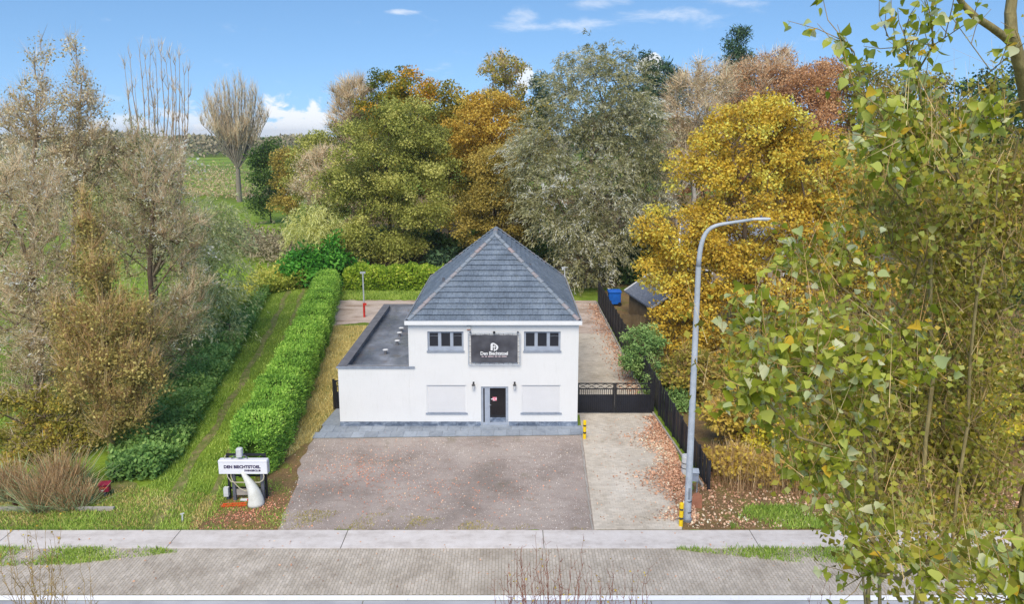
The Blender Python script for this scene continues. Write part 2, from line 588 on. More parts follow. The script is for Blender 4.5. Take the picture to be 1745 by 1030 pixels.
    t = NT('banner_cloth')
    f = t.noise(1.2, 4, .6)
    t.col(t.ramp(f, [(.35, lin(66, 66, 72)), (.65, lin(90, 90, 96))])).set(.55, 0, .35)
    mottled('print_white', (.82, .82, .82), (.75, .75, .75), 8, .7)
    mottled('print_pink', lin(206, 190, 192), lin(188, 168, 172), 8, .7)
    mottled('print_purple', lin(44, 30, 70), lin(60, 44, 88), 8, .7)
    mottled('sign_white', lin(232, 232, 236), lin(220, 220, 226), 2, .4, .4)
    mottled('sign_edge', lin(200, 200, 204), lin(184, 184, 190), 2, .5, .4)
    mottled('horn_white', lin(222, 222, 216), lin(196, 196, 186), 2.5, .6, .3, .15)
    mottled('post_grey', lin(84, 86, 94), lin(106, 108, 116), 3, .6)
    mottled('hose_cream', lin(196, 190, 168), lin(170, 162, 140), 5, .6)
    mottled('orange_plastic', lin(224, 98, 50), lin(206, 80, 40), 5, .5)
    mottled('red_paint', lin(206, 58, 48), lin(180, 44, 40), 5, .5, .35)
    mottled('crimson_box', lin(150, 40, 66), lin(128, 30, 54), 5, .5, .35)
    mottled('blue_plastic', lin(28, 110, 214), lin(20, 86, 180), 3, .5, .35)
    mottled('terracotta', lin(166, 112, 86), lin(136, 92, 72), 4, .9, .15, .3)
    mottled('white_plastic', lin(214, 216, 216), lin(188, 190, 190), 3, .5, .35)
    mottled('mailbox_grey', lin(150, 158, 172), lin(128, 136, 150), 3, .5, .35)
    mottled('brown_pipe', lin(96, 62, 48), lin(70, 46, 38), 4, .8)
    mottled('kerb_concrete', lin(176, 170, 162), lin(150, 144, 136), 2.5, .9, .15, .3)
    mottled('neighbour_wall', lin(172, 160, 144), lin(150, 136, 120), 1.5, .9)
    t = NT('slate_roof')
    g = t.noise(7, 4, .7)
    t.col(t.ramp(g, [(.35, lin(96, 102, 114)), (.65, lin(132, 138, 150))])).set(.7, 0, .25).bump(g, .2, .02)
    mottled('shed_wood', lin(138, 120, 92), lin(112, 96, 74), 2, .9)
    mottled('car_silver', lin(206, 208, 212), lin(196, 198, 204), 2, .25, .5, 0, .3)
    mottled('car_black', lin(18, 18, 20), lin(30, 30, 34), 2, .3, .5)
    mottled('tyre', lin(26, 26, 27), lin(36, 36, 36), 4, .9)
    mottled('red_lens', lin(170, 20, 24), lin(140, 14, 18), 4, .2, .5)
    t = NT('poster'); t.col(t.mix(t.rng(t.noise(6, 2, .5, (1, 1, 2.5)), .48, .52), lin(240, 232, 236), lin(232, 128, 148))).set(.6)
    # bark
    def bark(name, a, b, sc=(6, 6, 1.5)):
        t = NT(name)
        n = t.noise(2.2, 6, .7, sc)
        t.col(t.ramp(n, [(.35, a), (.65, b)])).set(.9, 0, .15).bump(n, .6, .05)
    bark('bark_brown', lin(92, 78, 64), lin(132, 114, 96))
    bark('bark_grey', lin(112, 104, 92), lin(158, 148, 132))
    bark('bark_pink', lin(146, 124, 102), lin(188, 166, 142))
    bark('bark_dark', lin(62, 54, 46), lin(96, 84, 70))
    bark('bark_olive', lin(122, 110, 76), lin(168, 152, 108))
    bark('bark_pale', lin(176, 166, 152), lin(212, 204, 194))
    bark('twig_tan', lin(150, 124, 78), lin(186, 158, 104))
    bark('twig_red', lin(126, 74, 58), lin(168, 110, 88))
    bark('twig_brown', lin(136, 108, 90), lin(184, 156, 136), (3, 3, 3))
    # leaves: ramps over the per-leaf value
    L = leafmat
    L('leaf_yellowgreen', [lin(80, 86, 40), lin(118, 122, 58), lin(146, 147, 72), lin(178, 173, 100)])
    L('leaf_oak', [lin(66, 78, 28), lin(104, 112, 40), lin(140, 128, 44), lin(190, 140, 44)])
    L('leaf_orange', [lin(110, 102, 44), lin(146, 124, 52), lin(176, 144, 58), lin(202, 172, 84)])
    L('leaf_ochre', [lin(92, 86, 44), lin(128, 116, 56), lin(154, 136, 66), lin(178, 158, 84)])
    L('leaf_olive', [lin(84, 84, 34), lin(120, 116, 46), lin(148, 138, 62), lin(176, 148, 64)])
    L('leaf_gold', [lin(114, 102, 46), lin(168, 138, 52), lin(200, 164, 60), lin(220, 186, 92)])
    L('leaf_rust', [lin(124, 92, 64), lin(154, 118, 82), lin(176, 136, 96), lin(196, 160, 122)])
    L('leaf_willow', [lin(84, 86, 52), lin(126, 124, 84), lin(160, 156, 118), lin(210, 206, 184)])
    L('leaf_willow_pink', [lin(116, 107, 74), lin(152, 141, 104), lin(178, 165, 132), lin(214, 204, 184)])
    L('leaf_willow_green', [lin(110, 120, 70), lin(146, 154, 102), lin(176, 178, 128), lin(200, 200, 158)])
    L('leaf_poplar_olive', [lin(90, 84, 46), lin(122, 112, 60), lin(146, 134, 76), lin(176, 162, 98)])
    L('leaf_weeping', [lin(130, 134, 66), lin(168, 168, 96), lin(192, 188, 124), lin(206, 198, 148)])
    L('leaf_dark', [lin(36, 52, 26), lin(52, 74, 34), lin(72, 96, 42), lin(98, 118, 54)])
    L('leaf_laurel', [lin(38, 82, 30), lin(58, 112, 38), lin(84, 142, 50), lin(122, 168, 70)])
    L('leaf_hedge', [lin(64, 94, 36), lin(92, 126, 48), lin(120, 152, 60), lin(150, 178, 84)], .25, .55, 2.1)
    L('leaf_backhedge', [lin(78, 104, 34), lin(116, 142, 46), lin(150, 168, 60), lin(186, 186, 88)])
    L('leaf_nettle', [lin(74, 102, 54), lin(100, 132, 70), lin(126, 154, 84), lin(156, 178, 108)])
    L('leaf_bramble', [lin(110, 124, 52), lin(146, 154, 66), lin(174, 172, 84), lin(190, 180, 104)])
    L('leaf_pine', [lin(32, 50, 36), lin(46, 68, 46), lin(62, 84, 56), lin(84, 102, 68)], .1)
    L('leaf_conifer', [lin(66, 92, 50), lin(88, 116, 62), lin(110, 136, 76), lin(142, 160, 100)], .15)
    L('leaf_poplar', [lin(104, 112, 30), lin(138, 146, 46), lin(164, 168, 72), lin(156, 168, 112), lin(194, 196, 162), lin(206, 168, 58)], .42, .42, 1.45)
    L('leaf_poplar_small', [lin(96, 92, 36), lin(132, 126, 48), lin(156, 148, 58), lin(146, 154, 70), lin(176, 172, 108), lin(204, 168, 56)], .40, .5, 1.4)
    L('leaf_thicket', [lin(124, 104, 56), lin(160, 136, 66), lin(178, 158, 70), lin(200, 164, 52)])
    L('leaf_yellow_bush', [lin(110, 110, 40), lin(150, 146, 54), lin(190, 172, 56), lin(214, 182, 50)])
    L('reed', [lin(104, 84, 58), lin(138, 112, 80), lin(168, 142, 106), lin(192, 170, 138)], .2)
    L('reed_green', [lin(88, 108, 76), lin(118, 134, 96), lin(146, 156, 116), lin(170, 168, 124)], .2)
    L('grass_blade', [lin(82, 106, 42), lin(110, 134, 54), lin(138, 158, 70), lin(172, 180, 100)], .2)
    L('grass_dry', [lin(128, 124, 68), lin(160, 146, 90), lin(182, 166, 110), lin(200, 186, 138)], .2)
    L('fallen_leaf', [lin(120, 88, 70), lin(156, 118, 94), lin(182, 144, 118), lin(212, 184, 162)], .1)
    L('fallen_red', [lin(140, 92, 74), lin(168, 112, 90), lin(188, 132, 106), lin(212, 168, 140)], .1)
    L('pebble', [lin(120, 104, 94), lin(156, 142, 132), lin(190, 178, 168), lin(226, 218, 208)], 0)
    L('twig', [lin(130, 110, 84), lin(162, 140, 110), lin(186, 164, 134), lin(210, 192, 166)], 0)
    L('twig_tawny', [lin(120, 92, 56), lin(156, 124, 80), lin(178, 148, 104), lin(200, 172, 134)], 0)
    L('twig_rufous', [lin(116, 74, 60), lin(150, 104, 88), lin(172, 128, 110), lin(196, 156, 138)], 0)
    L('far_wood', [lin(88, 84, 66), lin(112, 104, 82), lin(132, 122, 96), lin(122, 124, 84)], 0)
build_materials()

# ================================================================== ground, road, paving
ground = None
def build_ground():
    # one sheet to the horizon, with a low relief in the far fields
    xs = np.concatenate([np.linspace(-2600, -140, 14), np.linspace(-110, 110, 23), np.linspace(140, 2600, 14)])
    ys = np.concatenate([np.linspace(-300, -20, 5), np.linspace(0, 130, 27), np.linspace(160, 4200, 24)])
    X, Y = np.meshgrid(xs, ys)
    Z = np.zeros_like(X)
    far = np.clip((Y - 200) / 900, 0, 1)
    Z += far * (2.0 * np.sin(X * .004 + 1.0) + 1.0)
    nx, ny = len(xs), len(ys)
    V = np.stack([X, Y, Z], -1).reshape(-1, 3)
    i = np.arange(nx - 1)[None, :] + nx * np.arange(ny - 1)[:, None]
    i = i.ravel()
    F = np.stack([i, i + 1, i + nx + 1, i + nx], 1)
    g = link('ground', np_mesh('ground', V, F, 'field_grass'))
    tag(g, kind='structure')
    # far field strip, slightly yellower
    sheet('far_field', [(-170, 150), (-60, 150), (-40, 100), (-20, 82), (-24, 78), (-50, 96), (-75, 132), (-180, 140)], .03, 'field_grass')
    # grass track with two wheel ruts
    def strip(c0, c1, w, n=24, wob=.12):
        a = []; b = []
        for k in range(n + 1):
            t = k / n
            x = c0[0] + (c1[0] - c0[0]) * t + 1.1 * math.sin(t * 3.1) * (.35) + wob * math.sin(k * 1.7)
            y = c0[1] + (c1[1] - c0[1]) * t
            ww = w * (1 + .35 * math.sin(k * 2.3 + c0[0]))
            a.append((x - ww / 2, y)); b.append((x + ww / 2, y))
        return a + b[::-1]
    def rut(name, c0, c1, w):
        p = strip(c0, c1, w); n = len(p) // 2
        a, b = p[:n], p[n:][::-1]
        me = bpy.data.meshes.new(name)
        me.from_pydata([(x, y, .012) for x, y in a + b], [], [(i, n + i, n + i + 1, i + 1) for i in range(n - 1)])
        me.materials.append(MATS['track_soil']); me.update()
        if me.polygons[0].normal.z < 0: me.flip_normals()
        tag(link(name, me), kind='structure')
    rut('wheel_rut', (-13.2, 24.4), (-20.6, 63), .40)
    rut('wheel_rut', (-11.7, 24.6), (-19.3, 63), .34)
    # dirt around the sign and verges
    sheet('verge_soil', [(-11.8, 22.98), (-11.2, 25.6), (-10.3, 27.4), (-9.6, 30.9), (-8.3, 30.9), (-8.0, 27), (-7.6, 22.98)], .008, 'leafy_soil')
    sheet('verge_soil', [(6.1, 22.98), (6.4, 24.2), (7.3, 26.0), (7.9, 27.4), (26, 27.6), (26, 22.98)], .008, 'leafy_soil')
    sheet('woodland_floor', [(7.95, 25.2), (7.6, 62), (45, 66), (60, 24.8)], .012, 'leafy_soil')
    sheet('woodland_floor', [(-16, 63.4), (9, 63.4), (45, 66.2), (90, 80), (90, 190), (-34, 190), (-26, 90)], .012, 'leafy_soil')
    sheet('yard_soil', [(-10.2, 27.6), (-9.3, 30.65), (-9.0, 34.2), (-8.36, 34.2), (-8.36, 50.6), (-14.2, 50.2), (-12.4, 40), (-10.8, 31)], .010, 'dry_grass')
    sheet('verge_soil', [(-30, 22.98), (-11.85, 22.98), (-11.6, 24.6), (-14.2, 25.4), (-15.6, 26.6), (-20, 27.0), (-30, 26.6)], .006, 'track_soil')
    # gravel lot in front of the house
    sheet('gravel_lot', [(-8.4, 22.97), (3.02, 22.97), (3.44, 31.1), (-9.3, 30.9), (-9.25, 28.8), (-8.7, 26.2)], .018, 'gravel')
    # yard behind the extension
    sheet('back_yard', [(-14.0, 49.9), (-12.2, 50.8), (-9.6, 51.3), (-4.2, 50.6), (3.4, 50.2), (7.2, 50), (7.2, 57.6), (2, 59.0), (-7, 58.4), (-15.7, 58.3)], .016, 'back_yard')
    # --- concrete cycle path of large slabs
    base = sheet('cycle_path', [(-40, 21.82), (40, 21.82), (40, 22.99), (-40, 22.99)], .022, 'joint_sand')
    joints = [-39, -31.8, -24.8, -17.84, -11.85, -5.87, 1.10, 8.5, 15.3, 22.2, 29]
    for a, b in zip(joints[:-1], joints[1:]):
        MB().bbox(a + .012, b - .012, 21.85, 22.965, -.05, .046 + random.uniform(-.002, .003), .008).build('slab', 'concrete', base)
    # --- parking strip of small concrete pavers set in stretcher bond, courses across the strip
    base = sheet('paved_strip', [(-27, 19.38), (20, 19.38), (20, 21.83), (-27, 21.83)], .031, 'paver_joint')
    W, Lp = .105, .205
    a, b, e = W / 2 - .0022, Lp / 2 - .008, .0035
    me = MB().add([(-a, -b, -.03), (a, -b, -.03), (a, b, -.03), (-a, b, -.03), (-a + e, -b + e, 0), (a - e, -b + e, 0), (a - e, b - e, 0), (-a + e, b - e, 0)],
                  [(4, 5, 6, 7), (0, 1, 5, 4), (1, 2, 6, 5), (2, 3, 7, 6), (3, 0, 4, 7)]).mesh('paver', 'paver')
    pv = np.array([v.co[:] for v in me.vertices]); pf = [tuple(p.vertices) for p in me.polygons]
    cells = []
    nxp = int(46.6 / W)
    for i in range(nxp):
        x = -26.8 + (i + .5) * W
        off = (i % 2) * Lp / 2
        y = 19.42 + Lp / 2 - off
        while y < 21.95:
            if y + Lp / 2 > 19.45 and y - Lp / 2 < 21.78:
                cells.append((x, y))
            y += Lp
    cells = np.array(cells)
    d = np.hypot(cells[:, 0] - 0.2, (cells[:, 1] - 19.4) * 1.2)
    order = np.argsort(d)
    inner = (cells[:, 1] - Lp / 2 > 19.40) & (cells[:, 1] + Lp / 2 < 21.835)
    order = np.concatenate([order[inner[order]], order[~inner[order]]])
    for k in order[:300]:
        o = link('paver', me, base)
        o.location = (cells[k, 0], cells[k, 1], .042 + random.uniform(-.003, .003))
        o.rotation_euler = (random.gauss(0, .006), random.gauss(0, .01), random.gauss(0, .012))
    rest = cells[order[300:]]
    mb = MB()
    zz = rng.normal(0, .002, len(rest)); rz = rng.normal(0, .012, len(rest)); tx = rng.normal(0, .012, len(rest))
    for (x, y), z, r_, tt in zip(rest, zz, rz, tx):
        c, s_ = math.cos(r_), math.sin(r_)
        mb.add([(x + v[0] * c - v[1] * s_, min(21.83, max(19.405, y + v[0] * s_ + v[1] * c)), .042 + z + v[2] + v[0] * tt) for v in pv], pf)
    mb.build('paver_field', 'paver', base, kind='stuff')
    # --- road
    sheet('road', [(-60, 11.2), (60, 11.2), (60, 19.15), (-60, 19.15)], .012, 'road_concrete')
    e = sheet('road_edge_line', [(-60, 19.15), (60, 19.15), (60, 19.40), (-60, 19.40)], .030, 'road_paint')
    for x in (-12.6, -4.55, 4.2, 12.2):
        sheet('road_joint', [(x, 16.0), (x + .025, 16.0), (x + .035, 19.14), (x + .01, 19.14)], .016, 'joint_sand')
    sheet('opposite_verge', [(-60, -10), (60, -10), (60, 11.1), (-60, 11.1)], .008, 'leafy_soil')
    # --- driveway pavers
    base = sheet('driveway', [(2.93, 22.98), (6.15, 22.98), (6.6, 27.5), (7.18, 33.6), (7.2, 58), (3.1, 58), (3.45, 33), (3.42, 30)], .014, 'joint_sand')
    def xl(y): return 2.95 + (y - 23) * .045 if y < 33.5 else 3.24
    def xr(y): return 6.12 + (y - 23) * .11 if y < 33 else 7.16
    mb = MB(); W2, L2 = .21, .108
    y = 23.03; row = 0
    while y < 48:
        x = xl(y) - (row % 2) * W2 / 2 + .002
        a0, a1 = xl(y), xr(y)
        while x < a1 - .05:
            xe = x + W2; x1 = min(xe, a1); x = max(x, a0)
            z = .034 + random.uniform(-.002, .003)
            j = .003
            mb.add([(x + j, y + j, z), (x1 - j, y + j, z), (x1 - j, y + L2 - j, z), (x + j, y + L2 - j, z),
                    (x + j, y + j, .0), (x1 - j, y + j, .0), (x1 - j, y + L2 - j, .0), (x + j, y + L2 - j, .0)],
                   [(0, 1, 2, 3), (4, 5, 1, 0), (5, 6, 2, 1), (6, 7, 3, 2), (7, 4, 0, 3)])
            x = xe
        y += L2; row += 1
    mb.build('paver_field', 'drive_paver', base, kind='stuff')
    sheet('rear_drive', [(3.2, 48), (7.16, 48), (7.16, 58.2), (3.0, 58.2)], .024, 'back_yard')
    # edging between gravel and driveway
    base = empty('garden_edging', (2.9, 23, 0), 'thin concrete edging strip between gravel lot and driveway', 'edging')
    for k in range(8):
        y0 = k * 1.0
        MB().box(-.03 + y0 * .045, .03 + y0 * .045, y0 + .01, y0 + .99, -.02, .055).build('edge_stone', 'kerb_concrete', base)
    # bluestone terrace
    base = sheet('terrace', [(-9.42, 30.64), (3.42, 31.02), (3.42, 32.1), (-8.2, 32.1), (-8.2, 34.3), (-9.08, 34.3)], .020, 'joint_sand')
    nx = 21; x0, x1 = -9.38, 3.40
    w = (x1 - x0) / nx
    for r_ in range(2):
        for k in range(nx):
            a, b = x0 + k * w + r_ * w * .35, x0 + (k + 1) * w + r_ * w * .35
            b = min(b, x1)
            if b - a < .1: continue
            f0 = lambda x: 30.67 + (x + 9.4) * .03
            y0a, y0b = f0(a) + r_ * .62, f0(b) + r_ * .62
            y1a, y1b = (f0(a) + .61, f0(b) + .61) if r_ == 0 else (32.06, 32.06)
            z = .058 + random.uniform(-.002, .002)
            MB().prism([(a + .005, y0a + .004, 0), (b - .005, y0b + .004, 0), (b - .005, y1b - .004, 0), (a + .005, y1a - .004, 0)], (0, 0, z)).build('paving_slab', 'bluestone', base)
    for k in range(4):
        y0 = 32.07 + k * .55
        xa = -9.40 + (y0 - 30.6) * .09
        MB().prism([(xa, y0, 0), (-8.345, y0, 0), (-8.345, y0 + .54, 0), (xa + .05, y0 + .54, 0)], (0, 0, .058 + random.uniform(-.002, .002))).build('paving_slab', 'bluestone', base)
    # kerb along the right fence
    base = empty('fence_kerb', (7.5, 26, 0), 'low concrete kerb along the foot of the dark panel fence', 'kerb')
    pts = [(7.66, 26.1), (7.16, 33.4), (7.13, 57.5)]
    for (a, b) in zip(pts[:-1], pts[1:]):
        n = int(math.dist(a, b))
        for k in range(n):
            p = [a[i] + (b[i] - a[i]) * (k + .01) / n for i in (0, 1)]
            q = [a[i] + (b[i] - a[i]) * (k + .99) / n for i in (0, 1)]
            MB().prism([(p[0] - .04 - 7.5, p[1] - 26, -.05), (p[0] + .04 - 7.5, p[1] - 26, -.05), (q[0] + .04 - 7.5, q[1] - 26, -.05), (q[0] - .04 - 7.5, q[1] - 26, -.05)], (0, 0, .19 + random.uniform(-.008, .008))).build('kerb_stone', 'kerb_concrete', base)
build_ground()

# ================================================================== the house
HX0, HX1, HY0, HY1, HZ1 = -4.93, 3.17, 32.03, 42.5, 5.18      # two-storey block
EX0, EY1, EZ1 = -8.34, 44.5, 3.02                             # flat-roofed extension
def clip(poly, a, b):
    """keep the left side of a->b (2D convex clip)"""
    out = []
    s = lambda p: (b[0] - a[0]) * (p[1] - a[1]) - (b[1] - a[1]) * (p[0] - a[0])
    for i, p in enumerate(poly):
        q = poly[(i + 1) % len(poly)]
        sp, sq = s(p), s(q)
        if sp >= 0: out.append(p)
        if (sp > 0 > sq) or (sp < 0 < sq):
            t = sp / (sp - sq)
            out.append((p[0] + (q[0] - p[0]) * t, p[1] + (q[1] - p[1]) * t))
    return out
def build_house():
    H = empty('white_house', (0, HY0, 0), 'white rendered two-storey house with slate-blue tiled hip roof and flat-roofed side extension', 'house')
    O = HY0                                   # local y = Y - O
    D = HY1 - O
    # front wall with real openings, shared by block and extension
    openings = [(-4.02, -2.30, 3.84, 4.80), (.57, 2.31, 3.84, 4.80), (-4.12, -2.20, .70, 2.12), (.46, 2.35, .70, 2.12), (-1.49, -.18, .02, 2.05)]
    def wall_with_holes(name, xs0, xs1, z0, z1, holes, th, mat):
        mb = MB()
        xs = sorted({xs0, xs1, *[h[0] for h in holes], *[h[1] for h in holes]})
        zs = sorted({z0, z1, *[h[2] for h in holes], *[h[3] for h in holes]})
        def solid(i, j):
            if not (0 <= i < len(xs) - 1 and 0 <= j < len(zs) - 1): return False
            cx, cz = (xs[i] + xs[i + 1]) / 2, (zs[j] + zs[j + 1]) / 2
            return not any(h[0] < cx < h[1] and h[2] < cz < h[3] for h in holes)
        for i in range(len(xs) - 1):
            for j in range(len(zs) - 1):
                if not solid(i, j): continue
                a, b, c, d = xs[i], xs[i + 1], zs[j], zs[j + 1]
                mb.add([(a, 0, c), (b, 0, c), (b, 0, d), (a, 0, d)], [(0, 1, 2, 3)])
                mb.add([(a, th, c), (b, th, c), (b, th, d), (a, th, d)], [(3, 2, 1, 0)])
                if not solid(i - 1, j): mb.add([(a, 0, c), (a, 0, d), (a, th, d), (a, th, c)], [(0, 1, 2, 3)])
                if not solid(i + 1, j): mb.add([(b, 0, c), (b, th, c), (b, th, d), (b, 0, d)], [(0, 1, 2, 3)])
                if not solid(i, j - 1): mb.add([(a, 0, c), (a, th, c), (b, th, c), (b, 0, c)], [(0, 1, 2, 3)])
                if not solid(i, j + 1): mb.add([(a, 0, d), (b, 0, d), (b, th, d), (a, th, d)], [(0, 1, 2, 3)])
        return mb.build(name, mat, H)
    wall_with_holes('front_wall', HX0, HX1, 0, HZ1, openings, .30, 'white_render')
    part('side_wall', 'white_render', H, HX1 - .3, HX1, .302, D, 0, HZ1)
    part('side_wall', 'white_render', H, HX0, HX0 + .3, .302, D, 0, HZ1)
    part('rear_wall', 'white_render', H, HX0 + .302, HX1 - .302, D - .3, D - .002, 0, HZ1)
    part('inner_floor', 'shed_wood', H, HX0 + .31, HX1 - .31, .31, D - .31, 2.7, 2.95)
    # extension
    E = EY1 - O
    part('extension_wall', 'white_render', H, EX0, HX0 - .002, .001, .30, 0, EZ1)
    part('extension_side_wall', 'white_render', H, EX0, EX0 + .3, .302, E, 0, EZ1)
    part('extension_rear_wall', 'white_render', H, EX0 + .302, HX0 + 1.5, E - .3, E - .002, 0, EZ1)
    fr = part('flat_roof', 'roof_felt', H, EX0 + .302, HX0 - .002, .302, E - .302, 2.60, 2.72)
    part('flat_roof', 'roof_felt', H, HX0 - .002, HX0 + 1.48, D + .002, E - .302, 2.60, 2.718)
    cap = MB()
    cap.box(EX0 - .05, EX0 + .40, -.04, E + .05, EZ1, EZ1 + .05)
    cap.build('parapet_cap', 'parapet_felt', H)
    part('parapet_cap', 'parapet_felt', H, EX0 + .402, HX0 + .30, -.04, .16, EZ1 + .001, EZ1 + .045) if False else None
    MB().box(EX0 + .402, HX0 - .003, -.038, .14, EZ1, EZ1 + .045).build('parapet_cap', 'parapet_felt', H)
    MB().box(EX0 + .402, HX0 + 1.5, E - .32, E + .05, EZ1, EZ1 + .048).build('parapet_cap', 'parapet_felt', H)
    # zinc front trim
    MB().box(EX0 - .07, HX0 + .28, -.062, -.042, EZ1 - .03, EZ1 + .062).build('roof_trim', 'sill_grey', H)
    # fillet of felt up the inner faces
    part('felt_upstand', 'roof_felt', H, EX0 + .3022, EX0 + .33, .33, E - .33, 2.72, EZ1 - .002)
    part('felt_upstand', 'roof_felt', H, EX0 + .34, HX0 + 1.45, E - .335, E - .3022, 2.72, EZ1 - .002)
    part('felt_upstand', 'roof_felt', H, EX0 + .34, HX0 - .04, .3022, .33, 2.72, EZ1 - .002)
    part('felt_upstand', 'roof_felt', H, HX0 - .03, HX0 - .0022, .33, D, 2.72, 2.90)
    for px, py in ((657, 604), (677, 588), (681, 574), (684, 566)):
        p = at(px, py, 2.72)
        v = MB().lathe([(.07, 0), (.07, .16), (.06, .2)], 10, (p.x, p.y - O, 2.72)).build('roof_vent', 'parapet_felt', H)
        MB().lathe([(.05, .2), (.13, .215), (.15, .24), (.12, .262), (.02, .27)], 12, (p.x, p.y - O, 2.72)).build('vent_cap', 'vent_white', v)
    # plinth slabs
    x = EX0 - .002
    while x < HX1 - .05:
        w = min(random.uniform(.75, 1.15), HX1 + .004 - x)
        x1 = min(x + w, HX1 + .004)
        for a, b in ([(x, x1)] if not (x < -1.49 and x1 > -1.49 or x < -.18 and x1 > -.18 or -1.49 <= x <= -.18) else [(x, min(x1, -1.50)), (max(x, -.17), x1)]):
            if b - a > .04:
                MB().box(a + .003, b - .003, -.022, -.002, .03, .275 + random.uniform(-.003, .003)).build('plinth_slab', 'plinth_stone', H)
        x = x1
    y = 0
    while y < D - .2:
        w = random.uniform(.8, 1.1)
        part('plinth_slab', 'plinth_stone', H, HX1 + .002, HX1 + .022, y + .003, min(y + w, D) - .003, .03, .275)
        y += w
    # upper windows: frame, three panes, sill
    for wi, (a, b, c, d) in enumerate(openings[:2]):
        mb = MB()
        for k in range(4):
            x = a + (b - a) * k / 3
            hw = .045 if k in (0, 3) else .075
            x = min(max(x, a + hw), b - hw)
            mb.box(x - hw, x + hw, .085, .15, c + .02, d)
        mb.box(a + .002, b - .002, .09, .145, d - .09, d - .001)
        mb.box(a + .002, b - .002, .09, .145, c + .01, c + .20)
        w = mb.build('window', 'grey_frame', H)
        for k in range(3):
            x0 = a + (b - a) * k / 3 + .06; x1 = a + (b - a) * (k + 1) / 3 - .06
            part('pane', 'dark_glass', w, x0, x1, .122, .13, c + .2, d - .09)
            if (wi, k) in ((0, 0), (1, 2), (0, 2)):      # folded back net curtain edge seen through the pane
                MB().tube([(x0 + .02, .118, d - .27), ((x0 + x1) / 2, .116, d - .24), (x1 - .02, .118, d - .26)], .006, 5).build('curtain_rail', 'sill_grey', w)
        part('window_sill', 'sill_grey', w, a - .04, b + .04, -.06, .09, c - .05, c + .012)
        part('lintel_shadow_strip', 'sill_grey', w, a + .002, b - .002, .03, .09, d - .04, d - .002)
        part('backing', 'car_black', w, a - .02, b + .02, .32, .34, c - .02, d + .02)
    # ground floor roller shutters
    for (a, b, c, d) in openings[2:4]:
        mb = MB()
        mb.box(a + .001, a + .045, .02, .08, c + .03, d - .001).box(b - .045, b - .001, .02, .08, c + .03, d - .001)
        w = mb.build('shutter_guide', 'white_board', H)
        n = 26
        for k in range(n):
            z0 = c + .03 + (d - c - .035) * k / n; z1 = c + .03 + (d - c - .035) * (k + 1) / n
            h = z1 - z0
            MB().prism([(a + .046, .05, z0 + .001), (a + .046, .042, z0 + h * .25), (a + .046, .042, z0 + h * .8), (a + .046, .05, z1 - .001)], (b - a - .092, 0, 0)).build('shutter_slat', 'shutter_white', w)
        part('window_sill', 'sill_grey', w, a - .05, b + .05, -.06, .14, c - .03, c + .028)
        part('lintel', 'sill_grey', w, a + .001, b - .001, .012, .06, d - .022, d - .002)
    # door
    a, b, c, d = openings[4]
    mb = MB()
    mb.box(a + .001, a + .10, .05, .16, c + .06, d - .001).box(b - .12, b - .001, .05, .16, c + .06, d - .001)
    mb.box(a + .10, b - .12, .052, .158, d - .09, d - .002).box(a + .10, b - .12, .052, .158, c + .06, c + .18)
    mb.box(a + .17, a + .42, .054, .156, c + .18, d - .09)
    dr = mb.build('front_door', 'grey_frame', H)
    part('side_pane', 'door_glass', dr, a + .10, a + .17, .11, .12, c + .18, d - .09)
    part('pane', 'door_glass', dr, a + .42, b - .12, .11, .12, c + .18, d - .09)
    part('kick_panel', 'plinth_stone', dr, a + .425, b - .125, .104, .109, c + .19, c + .42)
    part('poster', 'poster', dr, a + .55, a + .75, .100, .106, 1.30, 1.48)
    part('paper_notice', 'print_white', dr, a + .47, a + .62, .101, .107, 1.36, 1.40)
    MB().box(a + .36, a + .40, .03, .05, 1.03, 1.20).tube([(a + .38, .03, 1.12), (a + .38, .0, 1.12), (a + .48, .0, 1.12)], .012, 6).build('handle', 'galvanised', dr)
    for z in (.35, 1.2, 1.85):
        part('hinge', 'galvanised', dr, b - .09, b - .03, .035, .052, z, z + .1)
    part('door_step', 'bluestone', H, a - .06, b + .06, -.20, .05, .03, .085)
    part('backing', 'car_black', dr, a - .02, b + .02, .32, .34, c, d + .02)
    # coach lamps
    for px in (807, 877):
        p = atY(px, 659, HY0)
        m = MB().box(p.x - .04, p.x + .04, -.02, 0, 1.98, 2.30)
        m.tube([(p.x, -.02, 2.22), (p.x, -.10, 2.26), (p.x, -.14, 2.22)], .014, 6)
        L = m.build('wall_lamp', 'black_paint', H)
        MB().lathe([(.03, .30), (.085, .22), (.09, .20)], 6, (p.x, -.14, 1.96)).build('lamp_hood', 'black_paint', L)
        MB().lathe([(.035, 0), (.045, .02), (.075, .19)], 6, (p.x, -.14, 1.96)).build('lamp_glass', 'white_plastic', L)
    # alarm box and aerial
    p = atY(799, 559, HY0)
    al = part('alarm_box', 'white_plastic', H, p.x - .09, p.x + .09, -.08, 0, p.z - .11, p.z + .10)
    part('alarm_band', 'terracotta', al, p.x - .085, p.x + .085, -.084, -.081, p.z - .10, p.z - .045)
    p = atY(967, 470, 42.3)
    MB().tube([(3.25, 42.3 - O, 5.0), (3.25, 42.3 - O, 6.0)], .03, 6).bar((3.05, 42.3 - O, 5.95), (3.45, 42.3 - O, 5.95), .03).box(3.08, 3.18, 42.25 - O, 42.35 - O, 5.78, 5.94).build('aerial', 'white_plastic', H)
    # eaves: fascia and moss-filled box gutter
    e0x, e1x, e0y, e1y = HX0 - .13, HX1 + .13, -.24, D + .14
    ez0, ez1 = 5.18, 5.38
    part('fascia', 'white_board', H, e0x, e1x, e0y, e0y + .03, ez0, ez1)
    part('fascia', 'white_board', H, e0x, e0x + .03, e0y + .031, e1y, ez0 + .001, ez1 - .001)
